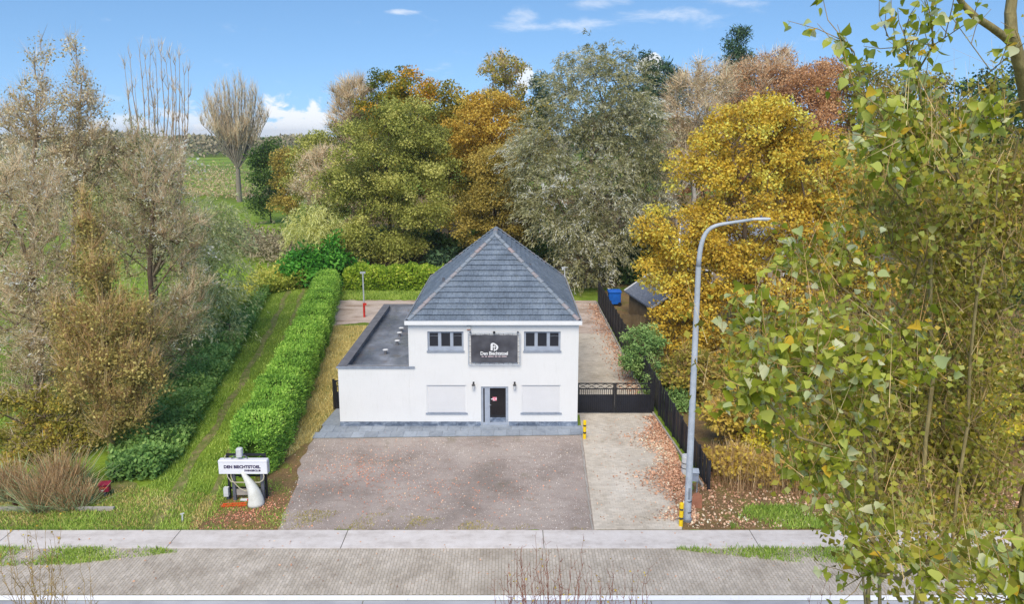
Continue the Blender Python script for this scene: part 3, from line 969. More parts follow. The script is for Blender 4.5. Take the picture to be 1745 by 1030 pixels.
    part('fascia', 'white_board', H, e1x - .03, e1x, e0y + .031, e1y, ez0 + .001, ez1 - .001)
    part('soffit', 'white_board', H, e0x + .031, e1x - .031, e0y + .031, e1y - .01, ez0 - .0, ez0 + .04)
    for (a, b, c, d) in ((e0x + .031, e1x - .031, e0y + .031, e0y + .19), (e0x + .031, e0x + .20, e0y + .2, e1y), (e1x - .20, e1x - .031, e0y + .2, e1y)):
        part('gutter', 'moss_gutter', H, a, b, c, d, ez0 + .042, ez1 - .05 + random.uniform(0, .01))
    for (a, b, c, d) in ((e0x - .006, e1x + .006, e0y - .006, e0y + .02), (e0x - .006, e0x + .02, e0y + .022, e1y), (e1x - .02, e1x + .006, e0y + .022, e1y)):
        part('gutter_rim', 'sill_grey', H, a, b, c, d, ez1 + .001, ez1 + .016)
    # hip roof
    g = .16
    X0, X1, Y0, Y1, Z0 = e0x + g, e1x - g, e0y + g, e1y - g, 5.33
    cx = (X0 + X1) / 2; hw = (X1 - X0) / 2
    ZR = 8.86
    A = Vector((cx, Y0 + hw, ZR)); B = Vector((cx, Y1 - hw, ZR))
    c00, c10, c11, c01 = Vector((X0, Y0, Z0)), Vector((X1, Y0, Z0)), Vector((X1, Y1, Z0)), Vector((X0, Y1, Z0))
    roof = MB().add([c00, c10, c11, c01, A, B], [(0, 1, 4), (1, 2, 5, 4), (2, 3, 5), (3, 0, 4, 5), (3, 2, 1, 0)]).build('roof', 'roof_under', H)
    faces = [('front', c00, c10, [A]), ('right', c10, c11, [B, A]), ('left', c01, c00, [A, B]), ('back', c11, c01, [B])]
    tw, tl = .25, .335
    full = MB().add([(0, 0, .012), (tw - .006, 0, .012), (tw - .006, tl + .07, -.006), (0, tl + .07, -.006), (0, 0, .088), (tw * .5, 0, .100), (tw - .006, 0, .088), (tw - .006, tl + .07, .012), (0, tl + .07, .012)],
                    [(0, 1, 6, 5, 4), (4, 5, 6, 7, 8), (1, 2, 7, 6), (3, 0, 4, 8), (3, 2, 1, 0)]).mesh('roof_tile', 'roof_tile')
    n_obj = 0
    stuff = MB()
    for name, p, q, tops in faces:
        ux = (q - p).normalized()
        mid = tops[0] - p
        uy = (mid - ux * mid.dot(ux)).normalized()
        un = ux.cross(uy)
        if un.z < 0: un = -un
        poly = [(0, 0), ((q - p).length, 0)] + [((t - p).dot(ux), (t - p).dot(uy)) for t in tops]
        Wd = (q - p).length; Ht = mid.dot(uy)
        rows = int(Ht / tl) + 1
        M = Matrix((ux, uy, un)).transposed()
        for r_ in range(rows):
            y = r_ * tl - .03
            off = (r_ % 2) * tw / 2
            k = int(Wd / tw) + 2
            for c_ in range(-1, k):
                x = c_ * tw + off
                rect = [(x, y), (x + tw - .006, y), (x + tw - .006, y + tl + .07), (x, y + tl + .07)]
                inside = [(x, y + .031), (x + tw - .006, y + .031), (x + tw - .006, y + tl), (x, y + tl)]
                cl_ = inside
                for i in range(len(poly)):
                    cl_ = clip(cl_, poly[i], poly[(i + 1) % len(poly)])
                    if len(cl_) < 3: break
                if len(cl_) < 3: continue
                ar = abs(sum(cl_[i][0] * cl_[(i + 1) % len(cl_)][1] - cl_[(i + 1) % len(cl_)][0] * cl_[i][1] for i in range(len(cl_)))) / 2
                if ar < .004: continue
                whole = ar > .97 * (tw - .006) * (tl - .031)
                if whole:
                    org = p + ux * x + uy * y + un * (.004 + random.uniform(-.002, .004))
                    if name == 'front' or (name == 'right' and n_obj < 298):
                        o = link('roof_tile', full, roof)
                        o.matrix_local = Matrix.Translation(org) @ M.to_4x4() @ Matrix.Rotation(random.gauss(0, .004), 4, 'Z')
                        n_obj += 1
                    else:
                        stuff.add([org + M @ v.co for v in full.vertices], [tuple(f.vertices) for f in full.polygons])
                else:
                    def hgt(v, top): return (.090 - .078 * (v - y) / (tl + .07)) if top else (.012 - .01 * (v - y) / tl)
                    n = len(cl_)
                    cl2 = [(u, (v - .031 if v < y + .04 else v)) for u, v in cl_]
                    vs = [p + ux * u + uy * v + un * hgt(v, False) for u, v in cl2] + [p + ux * u + uy * v + un * (hgt(v, True) + .003) for u, v in cl2]
                    fs = [tuple(range(n - 1, -1, -1)), tuple(range(n, 2 * n))] + [(i, (i + 1) % n, n + (i + 1) % n, n + i) for i in range(n)]
                    if name == 'front' and n_obj < 298:
                        MB().add(vs, fs).build('roof_tile', 'roof_tile', roof); n_obj += 1
                    else:
                        stuff.add(vs, fs)
    stuff.build('tile_field', 'roof_tile', roof, kind='stuff')
    # hip and ridge tiles: overlapping half-round caps
    def caps(a, b, n):
        d = (b - a); u = d.normalized(); side = u.cross(Vector((0, 0, 1))).normalized(); up = side.cross(u)
        ln = d.length / n
        for k in range(n):
            s0 = a + u * (k * ln - .03); s1 = a + u * ((k + 1) * ln)
            vs = []
            for s, r_, h in ((s0, .125, .035), (s1, .105, .015)):
                for j in range(7):
                    t = math.pi * j / 6
                    vs.append(s + side * math.cos(t) * r_ + up * (math.sin(t) * r_ * .8 + h - .03))
            fs = [(j, j + 1, 8 + j, 7 + j) for j in range(6)] + [tuple(range(6, -1, -1)), tuple(range(7, 14)), (0, 7, 13, 6)]
            MB().add(vs, fs).build('hip_tile', 'ridge_tile', roof)
    for c_ in (c00, c10):
        caps(c_ + Vector((0, 0, .05)), A + Vector((0, 0, .06)), 17)
    for c_ in (c11, c01):
        caps(c_ + Vector((0, 0, .05)), B + Vector((0, 0, .06)), 17)
    caps(A + Vector((0, 0, .07)), B + Vector((0, 0, .07)), 5)
    # small roof vents on the side slopes
    for p_, nx_ in ((c10 * .45 + B * .55, 1), (c00 * .55 + A * .45 + Vector((-.35, .6, -.15)), -1)):
        MB().box(p_.x - .06, p_.x + .06, p_.y - .05, p_.y + .05, p_.z - .05, p_.z + .16).build('tile_vent', 'post_grey', roof)
    # downpipe at the back right corner
    MB().tube([(HX1 + .06, D - .2, 0), (HX1 + .06, D - .2, 5.2)], .05, 8).build('downpipe', 'galvanised_dark', H)
    return H
build_house()

def build_banner():
    p0 = atY(798, 568, HY0 - .12); p1 = atY(886, 622, HY0 - .12)
    cx, cz = (p0.x + p1.x) / 2, (p0.z + p1.z) / 2
    w, h = (p1.x - p0.x), (p0.z - p1.z)
    S = empty('banner', (cx, HY0 - .12, cz), 'dark grey banner in a pipe frame hung on the white facade', 'banner')
    r_ = .022
    f = MB()
    for z in (-h / 2, h / 2): f.tube([(-w / 2, 0, z), (w / 2, 0, z)], r_, 8)
    for x in (-w / 2, w / 2): f.tube([(x, 0, -h / 2), (x, 0, h / 2)], r_, 8)
    for x in (-w / 2 + .12, w / 2 - .12):
        for z in (-h / 2, h / 2): f.tube([(x, 0, z), (x, .12, z)], .015, 6)
    fr = f.build('frame', 'galvanised', S)
    # wrinkled cloth
    cw, ch = w - .24, h - .20
    nx, nz = 44, 26
    V = []
    for j in range(nz + 1):
        for i in range(nx + 1):
            u, v = i / nx, j / nz
            x = (u - .5) * cw; z = (v - .5) * ch
            edge = min(u, 1 - u, v, 1 - v)
            tp = .012 * math.sin((1 - v) * 9 + u * 5) + .018 * math.sin(14 * ((u - .02) * .9 + (v - .95) * -1.2)) * math.exp(-3 * (u + 1 - v)) + .014 * math.sin(20 * (u * .6 + v)) * math.exp(-3 * (1 - u + v))
            z += .012 * math.sin(u * math.pi * 8) * (1 if v > .9 or v < .1 else 0)
            V.append((x, tp, z))
    F = [(j * (nx + 1) + i, j * (nx + 1) + i + 1, (j + 1) * (nx + 1) + i + 1, (j + 1) * (nx + 1) + i) for j in range(nz) for i in range(nx)]
    n0 = len(V)
    V += [(x, y + .006, z) for x, y, z in V]
    F += [tuple(i + n0 for i in f[::-1]) for f in F]
    c = MB().add(V, F).build('cloth', 'banner_cloth', S, smooth=True)
    for u in [k / 10 for k in range(11)]:
        x = (u - .5) * cw
        for s in (-1, 1):
            MB().tube([(x, -.005, s * (ch / 2 - .02)), (x, 0, s * h / 2)], .008, 5).build('cord', 'post_grey', S)
    for v in [k / 5 for k in range(6)]:
        z = (v - .5) * ch
        for s in (-1, 1):
            MB().tube([(s * (cw / 2 - .02), -.005, z), (s * w / 2, 0, z)], .008, 5).build('cord', 'post_grey', S)
    # logo: heart-shaped D with a cross cut into it
    px = .0212
    def P(u, v): return ((u - 842.5) * .0269 * 1.0 , (598 - v) * .0272 + 0)
    lx = .02; ly = .14; k = .030
    out = [(-4.6, -7.2), (-4.6, 3.2), (-3.4, 5.6), (-.6, 6.4), (2.0, 5.4), (4.6, 3.4), (7.0, 1.0), (7.6, -2), (6.6, -5), (4.4, -7.2), (1.6, -7.2), (1.6, -5.2), (3.6, -5.2), (5.0, -3.6), (5.4, -1.6), (4.6, .4), (3.0, 1.9), (.6, 3.4), (-.8, 4.2), (-2.2, 3.6), (-2.6, 2.2), (-2.6, -5.2), (-1.2, -5.2), (-1.2, -7.2)]
    cxs = -.0
    bm = bmesh.new()
    vs = [bm.verts.new(((x - 1) * k, -.050, z * k * .92 + ly)) for x, z in out]
    fc = bm.faces.new(vs)
    bmesh.ops.triangulate(bm, faces=[fc])
    me = bpy.data.meshes.new('logo'); bm.to_mesh(me); bm.free()
    lg = link('logo', me, S, 'print_white')
    sol = lg.modifiers.new('thickness', 'SOLIDIFY'); sol.thickness = .004; sol.offset = 0
    MB().box(-.5 * k, .7 * k, -.053, -.047, -8.6 * k + ly, 1.8 * k + ly).box(-2.4 * k, 2.6 * k, -.0525, -.0475, -1.4 * k + ly, -.2 * k + ly).build('logo_cross', 'print_white', S)
    t = link('lettering', text_mesh('Den Biechtstoel', .235, .006, .95), S, 'print_white')
    t.rotation_euler = (R(90), 0, 0); t.location = (0, -.052, -.21)
    t.scale = (1.30 / max(t.dimensions.x, .1),) + (1, 1)
    mb = MB()
    x = -.60
    for wd in (.10, .10, .26, .12, .10, .24):
        mb.box(x, x + wd, -.053, -.05, -.385, -.335); x += wd + .055
    mb.build('small_print', 'print_pink', S)
    MB().box(-.05, .05, -.10, .0, h / 2 - .02, h / 2 + .09).build('floodlight', 'black_paint', S)
    for x in (-w / 2 + .1, w / 2 - .1):
        MB().lathe([(.05, 0), (.05, .04), (.02, .07)], 8, (x, -.04, h / 2 + .03)).build('spotlight', 'post_grey', S)
build_banner()

# ================================================================== gates, fence, street furniture
def gate(name, label, loc, width, leaves, height, rz=0.0, posts=True):
    G = empty(name, loc, label, 'gate', rz=rz)
    lw = width / leaves
    hz = height - .34
    for k in range(leaves):
        x0 = k * lw + .006; x1 = (k + 1) * lw - .006
        mb = MB()
        mb.box(x0, x0 + .08, -.025, .025, .05, height).box(x1 - .08, x1, -.025, .025, .05, height)
        for z in (.05, hz, height - .05):
            mb.box(x0 + .08, x1 - .08, -.024, .024, z, z + .05)
        L = mb.build('gate_leaf', 'black_paint', G)
        nb = max(3, int(round((x1 - x0) / .105)))
        for b in range(1, nb):
            x = x0 + (x1 - x0) * b / nb
            MB().box(x - .014, x + .014, -.014, .014, .10, hz).build('bar', 'black_paint', L)
        nX = max(1, int(round((x1 - x0) / .43)))
        for b in range(nX):
            a = x0 + .05 + (x1 - x0 - .1) * b / nX; c = x0 + .05 + (x1 - x0 - .1) * (b + 1) / nX
            MB().bar((a, -.004, hz + .05), (c, -.004, height - .05), .022).bar((a, .010, height - .05), (c, .010, hz + .05), .022).build('cross_bar', 'black_paint', L)
        part('infill_sheet', 'black_sheet', L, x0 + .05, x1 - .05, .030, .034, .10, hz - .28)
    if posts:
        for x in (-.05, width + .05):
            part('gate_post', 'black_paint', G, x - .05, x + .05, -.05, .05, 0, height + .06)
    return G
gate('driveway_gate', 'black metal double gate with cross lattice top across the driveway', (3.30, 33.63, .03), 3.80, 2, 1.62)
p = at(554, 700); q = at(577, 700)
gate('garden_gate', 'narrow black metal gate between hedge and white extension wall', (-9.10, 34.15, .05), .70, 1, 1.55)

def fence():
    F = empty('panel_fence', (7.7, 26.2, 0), 'tall dark panel fence running along the right side of the driveway', 'fence')
    pts = [(7.85, 25.9), (7.42, 33.4), (7.30, 45), (7.22, 57.5)]
    hs = [1.15, 1.75, 1.85, 1.9]
    segs = []
    for i in range(3):
        a, b = Vector(pts[i]), Vector(pts[i + 1])
        n = max(1, int(round((b - a).length / 1.25)))
        for k in range(n):
            t0, t1 = k / n, (k + 1) / n
            segs.append((a + (b - a) * t0, a + (b - a) * t1, hs[i] + (hs[i + 1] - hs[i]) * t0, hs[i] + (hs[i + 1] - hs[i]) * t1))
    O = Vector((7.7, 26.2, 0))
    for a, b, h0, h1 in segs:
        u = (b - a).normalized()
        MB().box(a.x - .045 - O.x, a.x + .045 - O.x, a.y - .045 - O.y, a.y + .045 - O.y, 0, h0 + .10).build('post', 'fence_black', F)
        # boards of the panel, standing
        n = 6
        for k in range(n):
            s = a + (b - a) * ((k + .12) / n) ; e = a + (b - a) * ((k + .98) / n)
            off = (.014 if k % 2 else -.006)
            h = h0 + (h1 - h0) * k / n
            MB().prism([(s.x - O.x + off, s.y - O.y, .06), (e.x - O.x + off, e.y - O.y, .06), (e.x - O.x + off + .022, e.y - O.y, .06), (s.x - O.x + off + .022, s.y - O.y, .06)], (0, 0, h - .06)).build('board', 'fence_black', F)
fence()

def bollard(px, py, label):
    p = at(px, py)
    B = empty('bollard', (p.x, p.y, 0), label, 'bollard', 'yellow bollards beside the driveway')
    z = 0; bands = [(.0, .30, 'y'), (.30, .38, 'b'), (.38, .64, 'y'), (.64, .72, 'b'), (.72, .92, 'y')]
    for a, b, k in bands:
        r_ = .075 if k == 'y' else .071
        top = [(r_, b - a)] if b < .9 else [(r_, b - a - .02), (r_ * .8, b - a)]
        MB().lathe([(r_, 0)] + top, 14, (0, 0, a - (.03 if a == 0 else 0))).build('yellow_band' if k == 'y' else 'dark_band', 'bollard_yellow' if k == 'y' else 'bollard_black', B)
bollard(996, 749, 'yellow bollard with dark bands at the corner of the house terrace')
bollard(1160, 898, 'yellow bollard with dark bands at the foot of the lamp post')

def lamp():
    p = at(1171, 888)
    Lm = empty('street_lamp', (p.x, p.y, 0), 'tall galvanised street lamp with curved arm beside the driveway', 'street lamp')
    q = atY(1191, 440, p.y); a = atY(1215, 388, p.y); h = atY(1250, 379, p.y); e = atY(1283, 374, p.y); tip = atY(1312, 371, p.y)
    L = lambda v: (v.x - p.x, 0, v.z)
    MB().lathe([(.17, 0), (.17, .10), (.13, .14), (.125, .3)], 14).build('foot', 'galvanised_dark', Lm)
    b = L(q)
    shaft = [(0, 0, .1), (b[0] * .3, 0, 3), (b[0] * .6, 0, 6), (b[0], 0, b[2] - .3)]
    MB().tube(shaft, [.13, .118, .105, .092], 14).build('shaft', 'galvanised', Lm)
    # bent arm as a smooth curve
    P0 = Vector(shaft[-1]); P1 = Vector((b[0] + .02, 0, a.z + .1)); P2 = Vector(L(h)); P3 = Vector(L(e))
    pts = []
    for k in range(13):
        t = k / 12
        pts.append(P0 * (1 - t) ** 3 + P1 * 3 * t * (1 - t) ** 2 + Vector((b[0] + .35, 0, h.z - .12)) * 3 * t * t * (1 - t) + P2 * t ** 3)
    pts.append(P3)
    MB().tube(pts, [.088 - .003 * i for i in range(len(pts))], 12).build('arm', 'galvanised', Lm, smooth=True)
    # head
    H = MB()
    x0 = P3.x - .05; x1 = tip.x - p.x
    prof = []
    for k in range(9):
        t = k / 8
        w = .05 + .06 * math.sin(math.pi * min(1, t * 1.15) * .8); z = P3.z + .02 * t
        hh = .035 + .02 * math.sin(math.pi * t)
        x = x0 + (x1 - x0) * t
        prof.append([(x, -w, z), (x, -w * .6, z + hh), (x, w * .6, z + hh), (x, w, z), (x, w * .7, z - .03), (x, -w * .7, z - .03)])
    vs = [v for r_ in prof for v in r_]
    fs = [(i * 6 + j, i * 6 + (j + 1) % 6, (i + 1) * 6 + (j + 1) % 6, (i + 1) * 6 + j) for i in range(8) for j in range(6)] + [(5, 4, 3, 2, 1, 0), tuple(48 + j for j in range(6))]
    hd = H.add(vs, fs).build('lamp_head', 'lamp_white', Lm, smooth=False)
    part('lens', 'white_plastic', hd, x0 + .25, x1 - .06, -.07, .07, P3.z - .035, P3.z - .018)
    part('sensor', 'post_grey', hd, x0 + .3, x0 + .36, -.03, .03, P3.z + .08, P3.z + .14)
    part('service_door', 'galvanised_dark', Lm, -.04, .04, -.128, -.118, .9, 1.35)
    for z in (.35, .78):
        MB().lathe([(.132, 0), (.132, .04)], 14, (0.01, 0, z)).build('strap', 'black_paint', Lm)
lamp()

def post_things():
    # white wrapped drum tied to the fence, grey letterbox on two legs, terracotta slab
    p = at(1163, 800)
    p = Vector((7.25, 27.25, 0))
    D = empty('white_barrel', (p.x, p.y, 0), 'white plastic barrel with dark straps standing against the fence kerb', 'barrel')
    MB().lathe([(.15, 0), (.17, .03), (.17, .78), (.155, .82), (.155, .84)], 16).build('body', 'white_plastic', D)
    for z in (.28, .5):
        MB().lathe([(.175, 0), (.175, .03)], 16, (0, 0, z)).build('strap', 'black_paint', D)
    p = Vector((7.12, 25.55, 0))
    M = empty('letterbox', (p.x, p.y, 0), 'grey metal letterbox on thin legs behind the lamp post', 'letterbox', rz=R(-8))
    b = MB().bbox(-.19, .19, -.13, .13, .62, .98, .02).build('box', 'mailbox_grey', M)
    part('flap', 'galvanised_dark', b, -.15, .15, -.137, -.131, .86, .92)
    MB().prism([(-.21, -.16, .98), (.21, -.16, .98), (.21, .15, 1.03), (-.21, .15, 1.03)], (0, 0, .015)).build('lid', 'galvanised', M)
    for x in (-.16, .16):
        part('leg', 'galvanised_dark', M, x - .02, x + .02, -.02, .02, 0, .63)
    p = at(1186, 872)
    S = MB().prism([(-.19, -.06, 0), (.19, -.06, 0), (.17, -.06, .5), (.02, -.06, .58), (-.17, -.06, .5)], (0, .14, 0)).build('leaning_stone', 'terracotta')
    S.location = (p.x + .1, p.y + .25, -.02); S.rotation_euler = (R(-22), 0, R(-16))
    tag(S, 'reddish stone slab leaning behind the foot of the lamp post', 'stone')
post_things()

def sign():
    Y = 25.17
    S = empty('entrance_sign', (-10.3, Y, 0), 'white lettered light-box sign on dark posts with curved white horn pylon', 'sign')
    sx0, sx1, z0, z1 = -.93, .93, 1.19, 1.74
    bx = MB().bbox(sx0, sx1, -.24, .0, z0, z1, .015).build('sign_box', 'sign_white', S)
    part('box_trim', 'sign_edge', bx, sx0 - .012, sx1 + .012, -.245, .005, z1 - .075, z1 - .06)
    part('box_trim', 'sign_edge', bx, sx1 - .002, sx1 + .012, -.243, .004, z0, z1 - .076)
    t = link('lettering', text_mesh('DEN BIECHTSTOEL', .165, .007, 1.02), bx, 'print_purple')
    t.rotation_euler = (R(90), 0, 0); t.location = (-.02, -.2475, 1.475); t.scale = (1.40 / max(t.dimensions.x, .1), 1, 1)
    t = link('lettering', text_mesh('SWINGERCLUB', .10, .004, 1.0), bx, 'print_purple')
    t.rotation_euler = (R(90), 0, 0); t.location = (.37, -.2475, 1.325); t.scale = (.62 / max(t.dimensions.x, .1), 1, 1)
    # dark frame behind
    for x in (-.70, .74):
        part('post', 'black_paint', S, x - .04, x + .04, .06, .14, 0, 1.86)
    for x in (-.44, .66):
        part('post', 'post_grey', S, x - .055, x + .055, -.12, -.01, 0, z0 - .002)
    MB().box(-.66, .70, .07, .13, 1.78, 1.86).box(-.66, .70, .07, .13, .40, .46).box(-.66, .70, .07, .13, .92, .98).build('cross_beam', 'black_paint', S)
    part('board', 'kerb_concrete', S, -.38, .56, -.06, -.02, .22, .46)
    # lamp on top
    sp = MB().bbox(-.24, -.02, -.22, -.02, 1.85, 2.20, .03).build('floodlight', 'white_plastic', S)
    MB().tube([(-.46, -.1, 1.76), (-.30, -.1, 1.88), (-.13, -.1, 1.83), (.06, -.1, 1.88), (.16, -.1, 1.76)], .025, 6).build('lamp_bracket', 'post_grey', sp)
    MB().tube([(-.72, -.12, 1.745), (-.72, -.12, 1.83), (-.66, -.12, 1.9)], .014, 6).build('cable', 'hose_cream', S)
    # loops of pale conduit under the box
    MB().tube([(-.62, -.20, z0), (-.62, -.20, 1.06), (-.50, -.2, .86), (-.36, -.2, .82), (.60, -.2, .82), (.74, -.2, .92), (.78, -.2, 1.06), (.76, -.2, z0)], .022, 7).build('conduit', 'hose_cream', S, smooth=True)
    MB().tube([(-.48, -.19, z0), (-.49, -.19, 1.08), (-.42, -.19, .84), (-.2, -.19, .58), (0, -.19, .46), (.3, -.19, .44)], .020, 7).build('conduit', 'hose_cream', S, smooth=True)
    # horn pylon
    pts = []; rad = []
    for k in range(15):
        t = k / 14
        x = .54 - .54 * t ** 2.0 - .02; z = t * 1.26
        pts.append((x - .02, -.42 + .16 * t, z)); rad.append(.285 * (1 - t) ** .75 + .035)
    rad[0] = .31
    MB().tube(pts, rad, 18).build('horn_pylon', 'horn_white', S, smooth=True)
    part('power_box', 'white_plastic', S, -.84, -.66, -.16, -.02, .20, .56)
    part('box_bracket', 'post_grey', S, -.80, -.70, -.02, .06, .0, .5)
    # loose things at its foot
    m = MB()
    for k in range(14):
        x = -.85 + k * .065; m.box(x, x + .022, -.5 + .02 * math.sin(k), -.25 + .03 * math.cos(k * 1.4), .02, .045 + .01 * (k % 3))
    m.box(-.87, .06, -.45, -.42, .03, .07).box(-.85, .04, -.30, -.27, .03, .075)
    o = m.build('barrier_netting', 'orange_plastic'); o.location = (-10.25, 25.1, 0); o.rotation_euler[2] = R(6)
    tag(o, 'crumpled orange plastic netting lying on leaves below the sign', 'netting')
    o = MB().bbox(-.20, .20, -.05, .05, .03, .10, .01).build('plank', 'white_plastic')
    link('red_end', MB().box(.08, .17, -.052, .052, .028, .1005).mesh('red_end', 'red_paint'), o)
    o.location = (-10.30, 25.0, .02); o.rotation_euler[2] = R(-4)
    tag(o, 'short white and red plank on the ground under the sign', 'plank')
sign()

def small_things():
    # crimson letterbox by the ditch
    p = at(180, 846)
    B = empty('red_letterbox', (p.x, p.y, 0), 'crimson letterbox on a short post beside green nettles', 'letterbox', rz=R(10))
    b = MB().bbox(-.19, .19, -.12, .12, .22, .50, .03).build('box', 'crimson_box', B)
    part('flap', 'red_paint', b, -.14, .14, -.127, -.121, .38, .43)
    part('label_plate', 'print_white', b, -.10, .0, -.127, -.121, .27, .31)
    MB().prism([(-.22, -.15, .50), (.22, -.15, .50), (.22, .13, .56), (-.22, .13, .56)], (0, 0, .02)).build('lid', 'crimson_box', B)
    part('post', 'post_grey', B, -.04, .04, -.03, .05, 0, .225)
    # red and grey pole in the back yard
    p = at(621, 541)
    P = empty('yard_pole', (p.x, p.y, 0), 'slim grey pole with bright red lower half in the back yard', 'pole')
    t = atY(616, 466, p.y).z
    MB().tube([(0, 0, 0), (0, 0, 1.15)], .085, 10).build('red_sleeve', 'red_paint', P)
    MB().tube([(0, 0, 1.1), (0, 0, t)], .055, 10).build('shaft', 'galvanised', P)
    MB().box(-.2, .2, -.05, .05, t - .02, t + .12).build('head', 'galvanised', P)
    part('sign_plate', 'red_paint', P, .02, .22, -.1, -.088, .98, 1.16)
    # culvert: pipe end and concrete edge at the ditch
    p = at(32, 866)
    m = MB(); n = 16
    for r0, r1 in ((.24, .19),):
        vs = []
        for y in (0, .6):
            for r_ in (r0, r1):
                for k in range(n):
                    a = 2 * math.pi * k / n
                    vs.append((r_ * math.cos(a), y, .2 + r_ * math.sin(a)))
        fs = []
        for k in range(n):
            j = (k + 1) % n
            fs += [(k, j, 2 * n + j, 2 * n + k), (n + j, n + k, 3 * n + k, 3 * n + j), (j, k, n + k, n + j), (2 * n + k, 2 * n + j, 3 * n + j, 3 * n + k)]
        m.add(vs, fs)
    o = m.build('culvert_pipe', 'brown_pipe'); o.location = (p.x, p.y, 0)
    tag(o, 'brown culvert pipe end among reeds above the concrete edge', 'pipe')
    e = empty('ditch_edging', (-18, 24.35, 0), 'grey concrete edging below the reed clumps along the ditch', 'edging')
    for k in range(7):
        MB().box(-2.6 + k * .8, -1.82 + k * .8, -.06, .06, -.05, .14 + random.uniform(-.01, .01)).build('edge_stone', 'kerb_concrete', e)
    p = at(311, 890)
    o = MB().tube([(0, 0, -.05), (.02, 0, .34)], [.03, .025], 6).bar((-.06, 0, .30), (.09, 0, .34), .03).build('marker_stake', 'white_plastic')
    o.location = (p.x, p.y, 0)
    tag(o, 'small pale marker stake in the grass verge by the cycle path', 'stake')
small_things()

# ------------------------------------------------------------------ neighbours to the right
def cottage(name, label, loc, rz, w, d, h, rh, mats, cat='house', win=True):
    H = empty(name, loc, label, cat, rz=rz)
    wl_, rf = mats
    MB().box(-w / 2, w / 2, 0, d, 0, h).build('wall', wl_, H)
    ov = .3
    a = [(-w / 2 - ov, -ov, h - .05), (w / 2 + ov, -ov, h - .05), (w / 2 + ov, d / 2, h + rh), (-w / 2 - ov, d / 2, h + rh), (w / 2 + ov, d + ov, h - .05), (-w / 2 - ov, d + ov, h - .05)]
    r_ = MB().add(a + [(x, y, z - .12) for x, y, z in a], [(0, 1, 2, 3), (3, 2, 4, 5), (7, 6, 9, 8), (8, 9, 11, 10), (0, 6, 7, 1), (5, 4, 10, 11), (1, 7, 8, 2), (2, 8, 10, 4), (0, 3, 9, 6), (3, 5, 11, 9)]).build('roof', rf, H)
    for s in (-1, 1):
        MB().add([(s * w / 2, 0, h - .02), (s * w / 2, d, h - .02), (s * w / 2, d / 2, h + rh - .18)], [(0, 1, 2)]).build('gable', wl_, H)
        x = s * (w / 2 + ov)
        MB().bar((x, -ov, h - .06), (x, d / 2, h + rh - .01), .12).bar((x, d + ov, h - .06), (x, d / 2, h + rh - .01), .12).build('verge_board', 'white_board', H)
    # skylight strips and a chimney
    for x in (-w * .2, w * .22) if win else ():
        y0 = d * .15; z0 = h + (y0 + ov) / (d / 2 + ov) * rh
        y1 = d * .32; z1 = h + (y1 + ov) / (d / 2 + ov) * rh
        MB().prism([(x - .4, y0, z0 + .0), (x + .4, y0, z0), (x + .4, y1, z1), (x - .4, y1, z1)], (0, -.03, .06)).build('skylight', 'dark_glass', r_)
    if win: MB().box(w * .1, w * .1 + .6, d * .45, d * .45 + .6, h + rh * .6, h + rh + .7).build('chimney', 'terracotta', r_)
    for x in (-w * .3, w * .05, w * .32) if win else ():
        f = MB().box(x - .5, x + .5, -.05, .01, 1.0, 2.2).build('window', 'white_board', H)
        part('pane', 'dark_glass', f, x - .42, x + .42, -.056, -.048, 1.08, 2.12)
    return H
cottage('shed', 'low grey shed with white-edged sloping roof behind the dark fence', (9.7, 51.2, 0), R(-80), 5.2, 3.6, 1.9, 1.3, ('shed_wood', 'slate_roof'), 'shed', False)
cottage('neighbour_house', 'grey-roofed house half hidden behind the golden maple', (20.5, 60.0, 0), R(-14), 11, 8, 3.4, 3.2, ('neighbour_wall', 'slate_roof'))
cottage('garden_house', 'single-storey pale house glimpsed through the poplar branches', (42, 64, 0), R(8), 12, 8, 3.2, 3.0, ('white_render', 'slate_roof'))
def tarp():
    p = at(1045, 520)
    o = empty('blue_container', (8.5, 56.6, 0), 'bright blue plastic container behind the far end of the fence', 'container')
    MB().bbox(-.5, .5, -.4, .4, .2, 1.15, .05).build('body', 'blue_plastic', o)
    MB().bbox(-.55, .55, -.45, .45, 1.151, 1.30, .05).build('lid', 'blue_plastic', o)
    for x in (-.4, .4):
        MB().tube([(x, -.42, .18), (x, -.34, .18)], .17, 12).build('wheel', 'tyre', o)
    p = (9.9, 53.2)
    c = empty('wooden_bin_store', (8.7, 48.4, 0), 'weathered wooden enclosure beside the shed behind the fence', 'enclosure', rz=R(-20))
    for k in range(8):
        part('plank', 'shed_wood', c, -.9 + k * .22, -.7 + k * .22, -.02, .02, 0, 1.3 + .02 * (k % 3))
    part('rail', 'shed_wood', c, -.9, .84, .021, .06, 1.0, 1.1)
tarp()

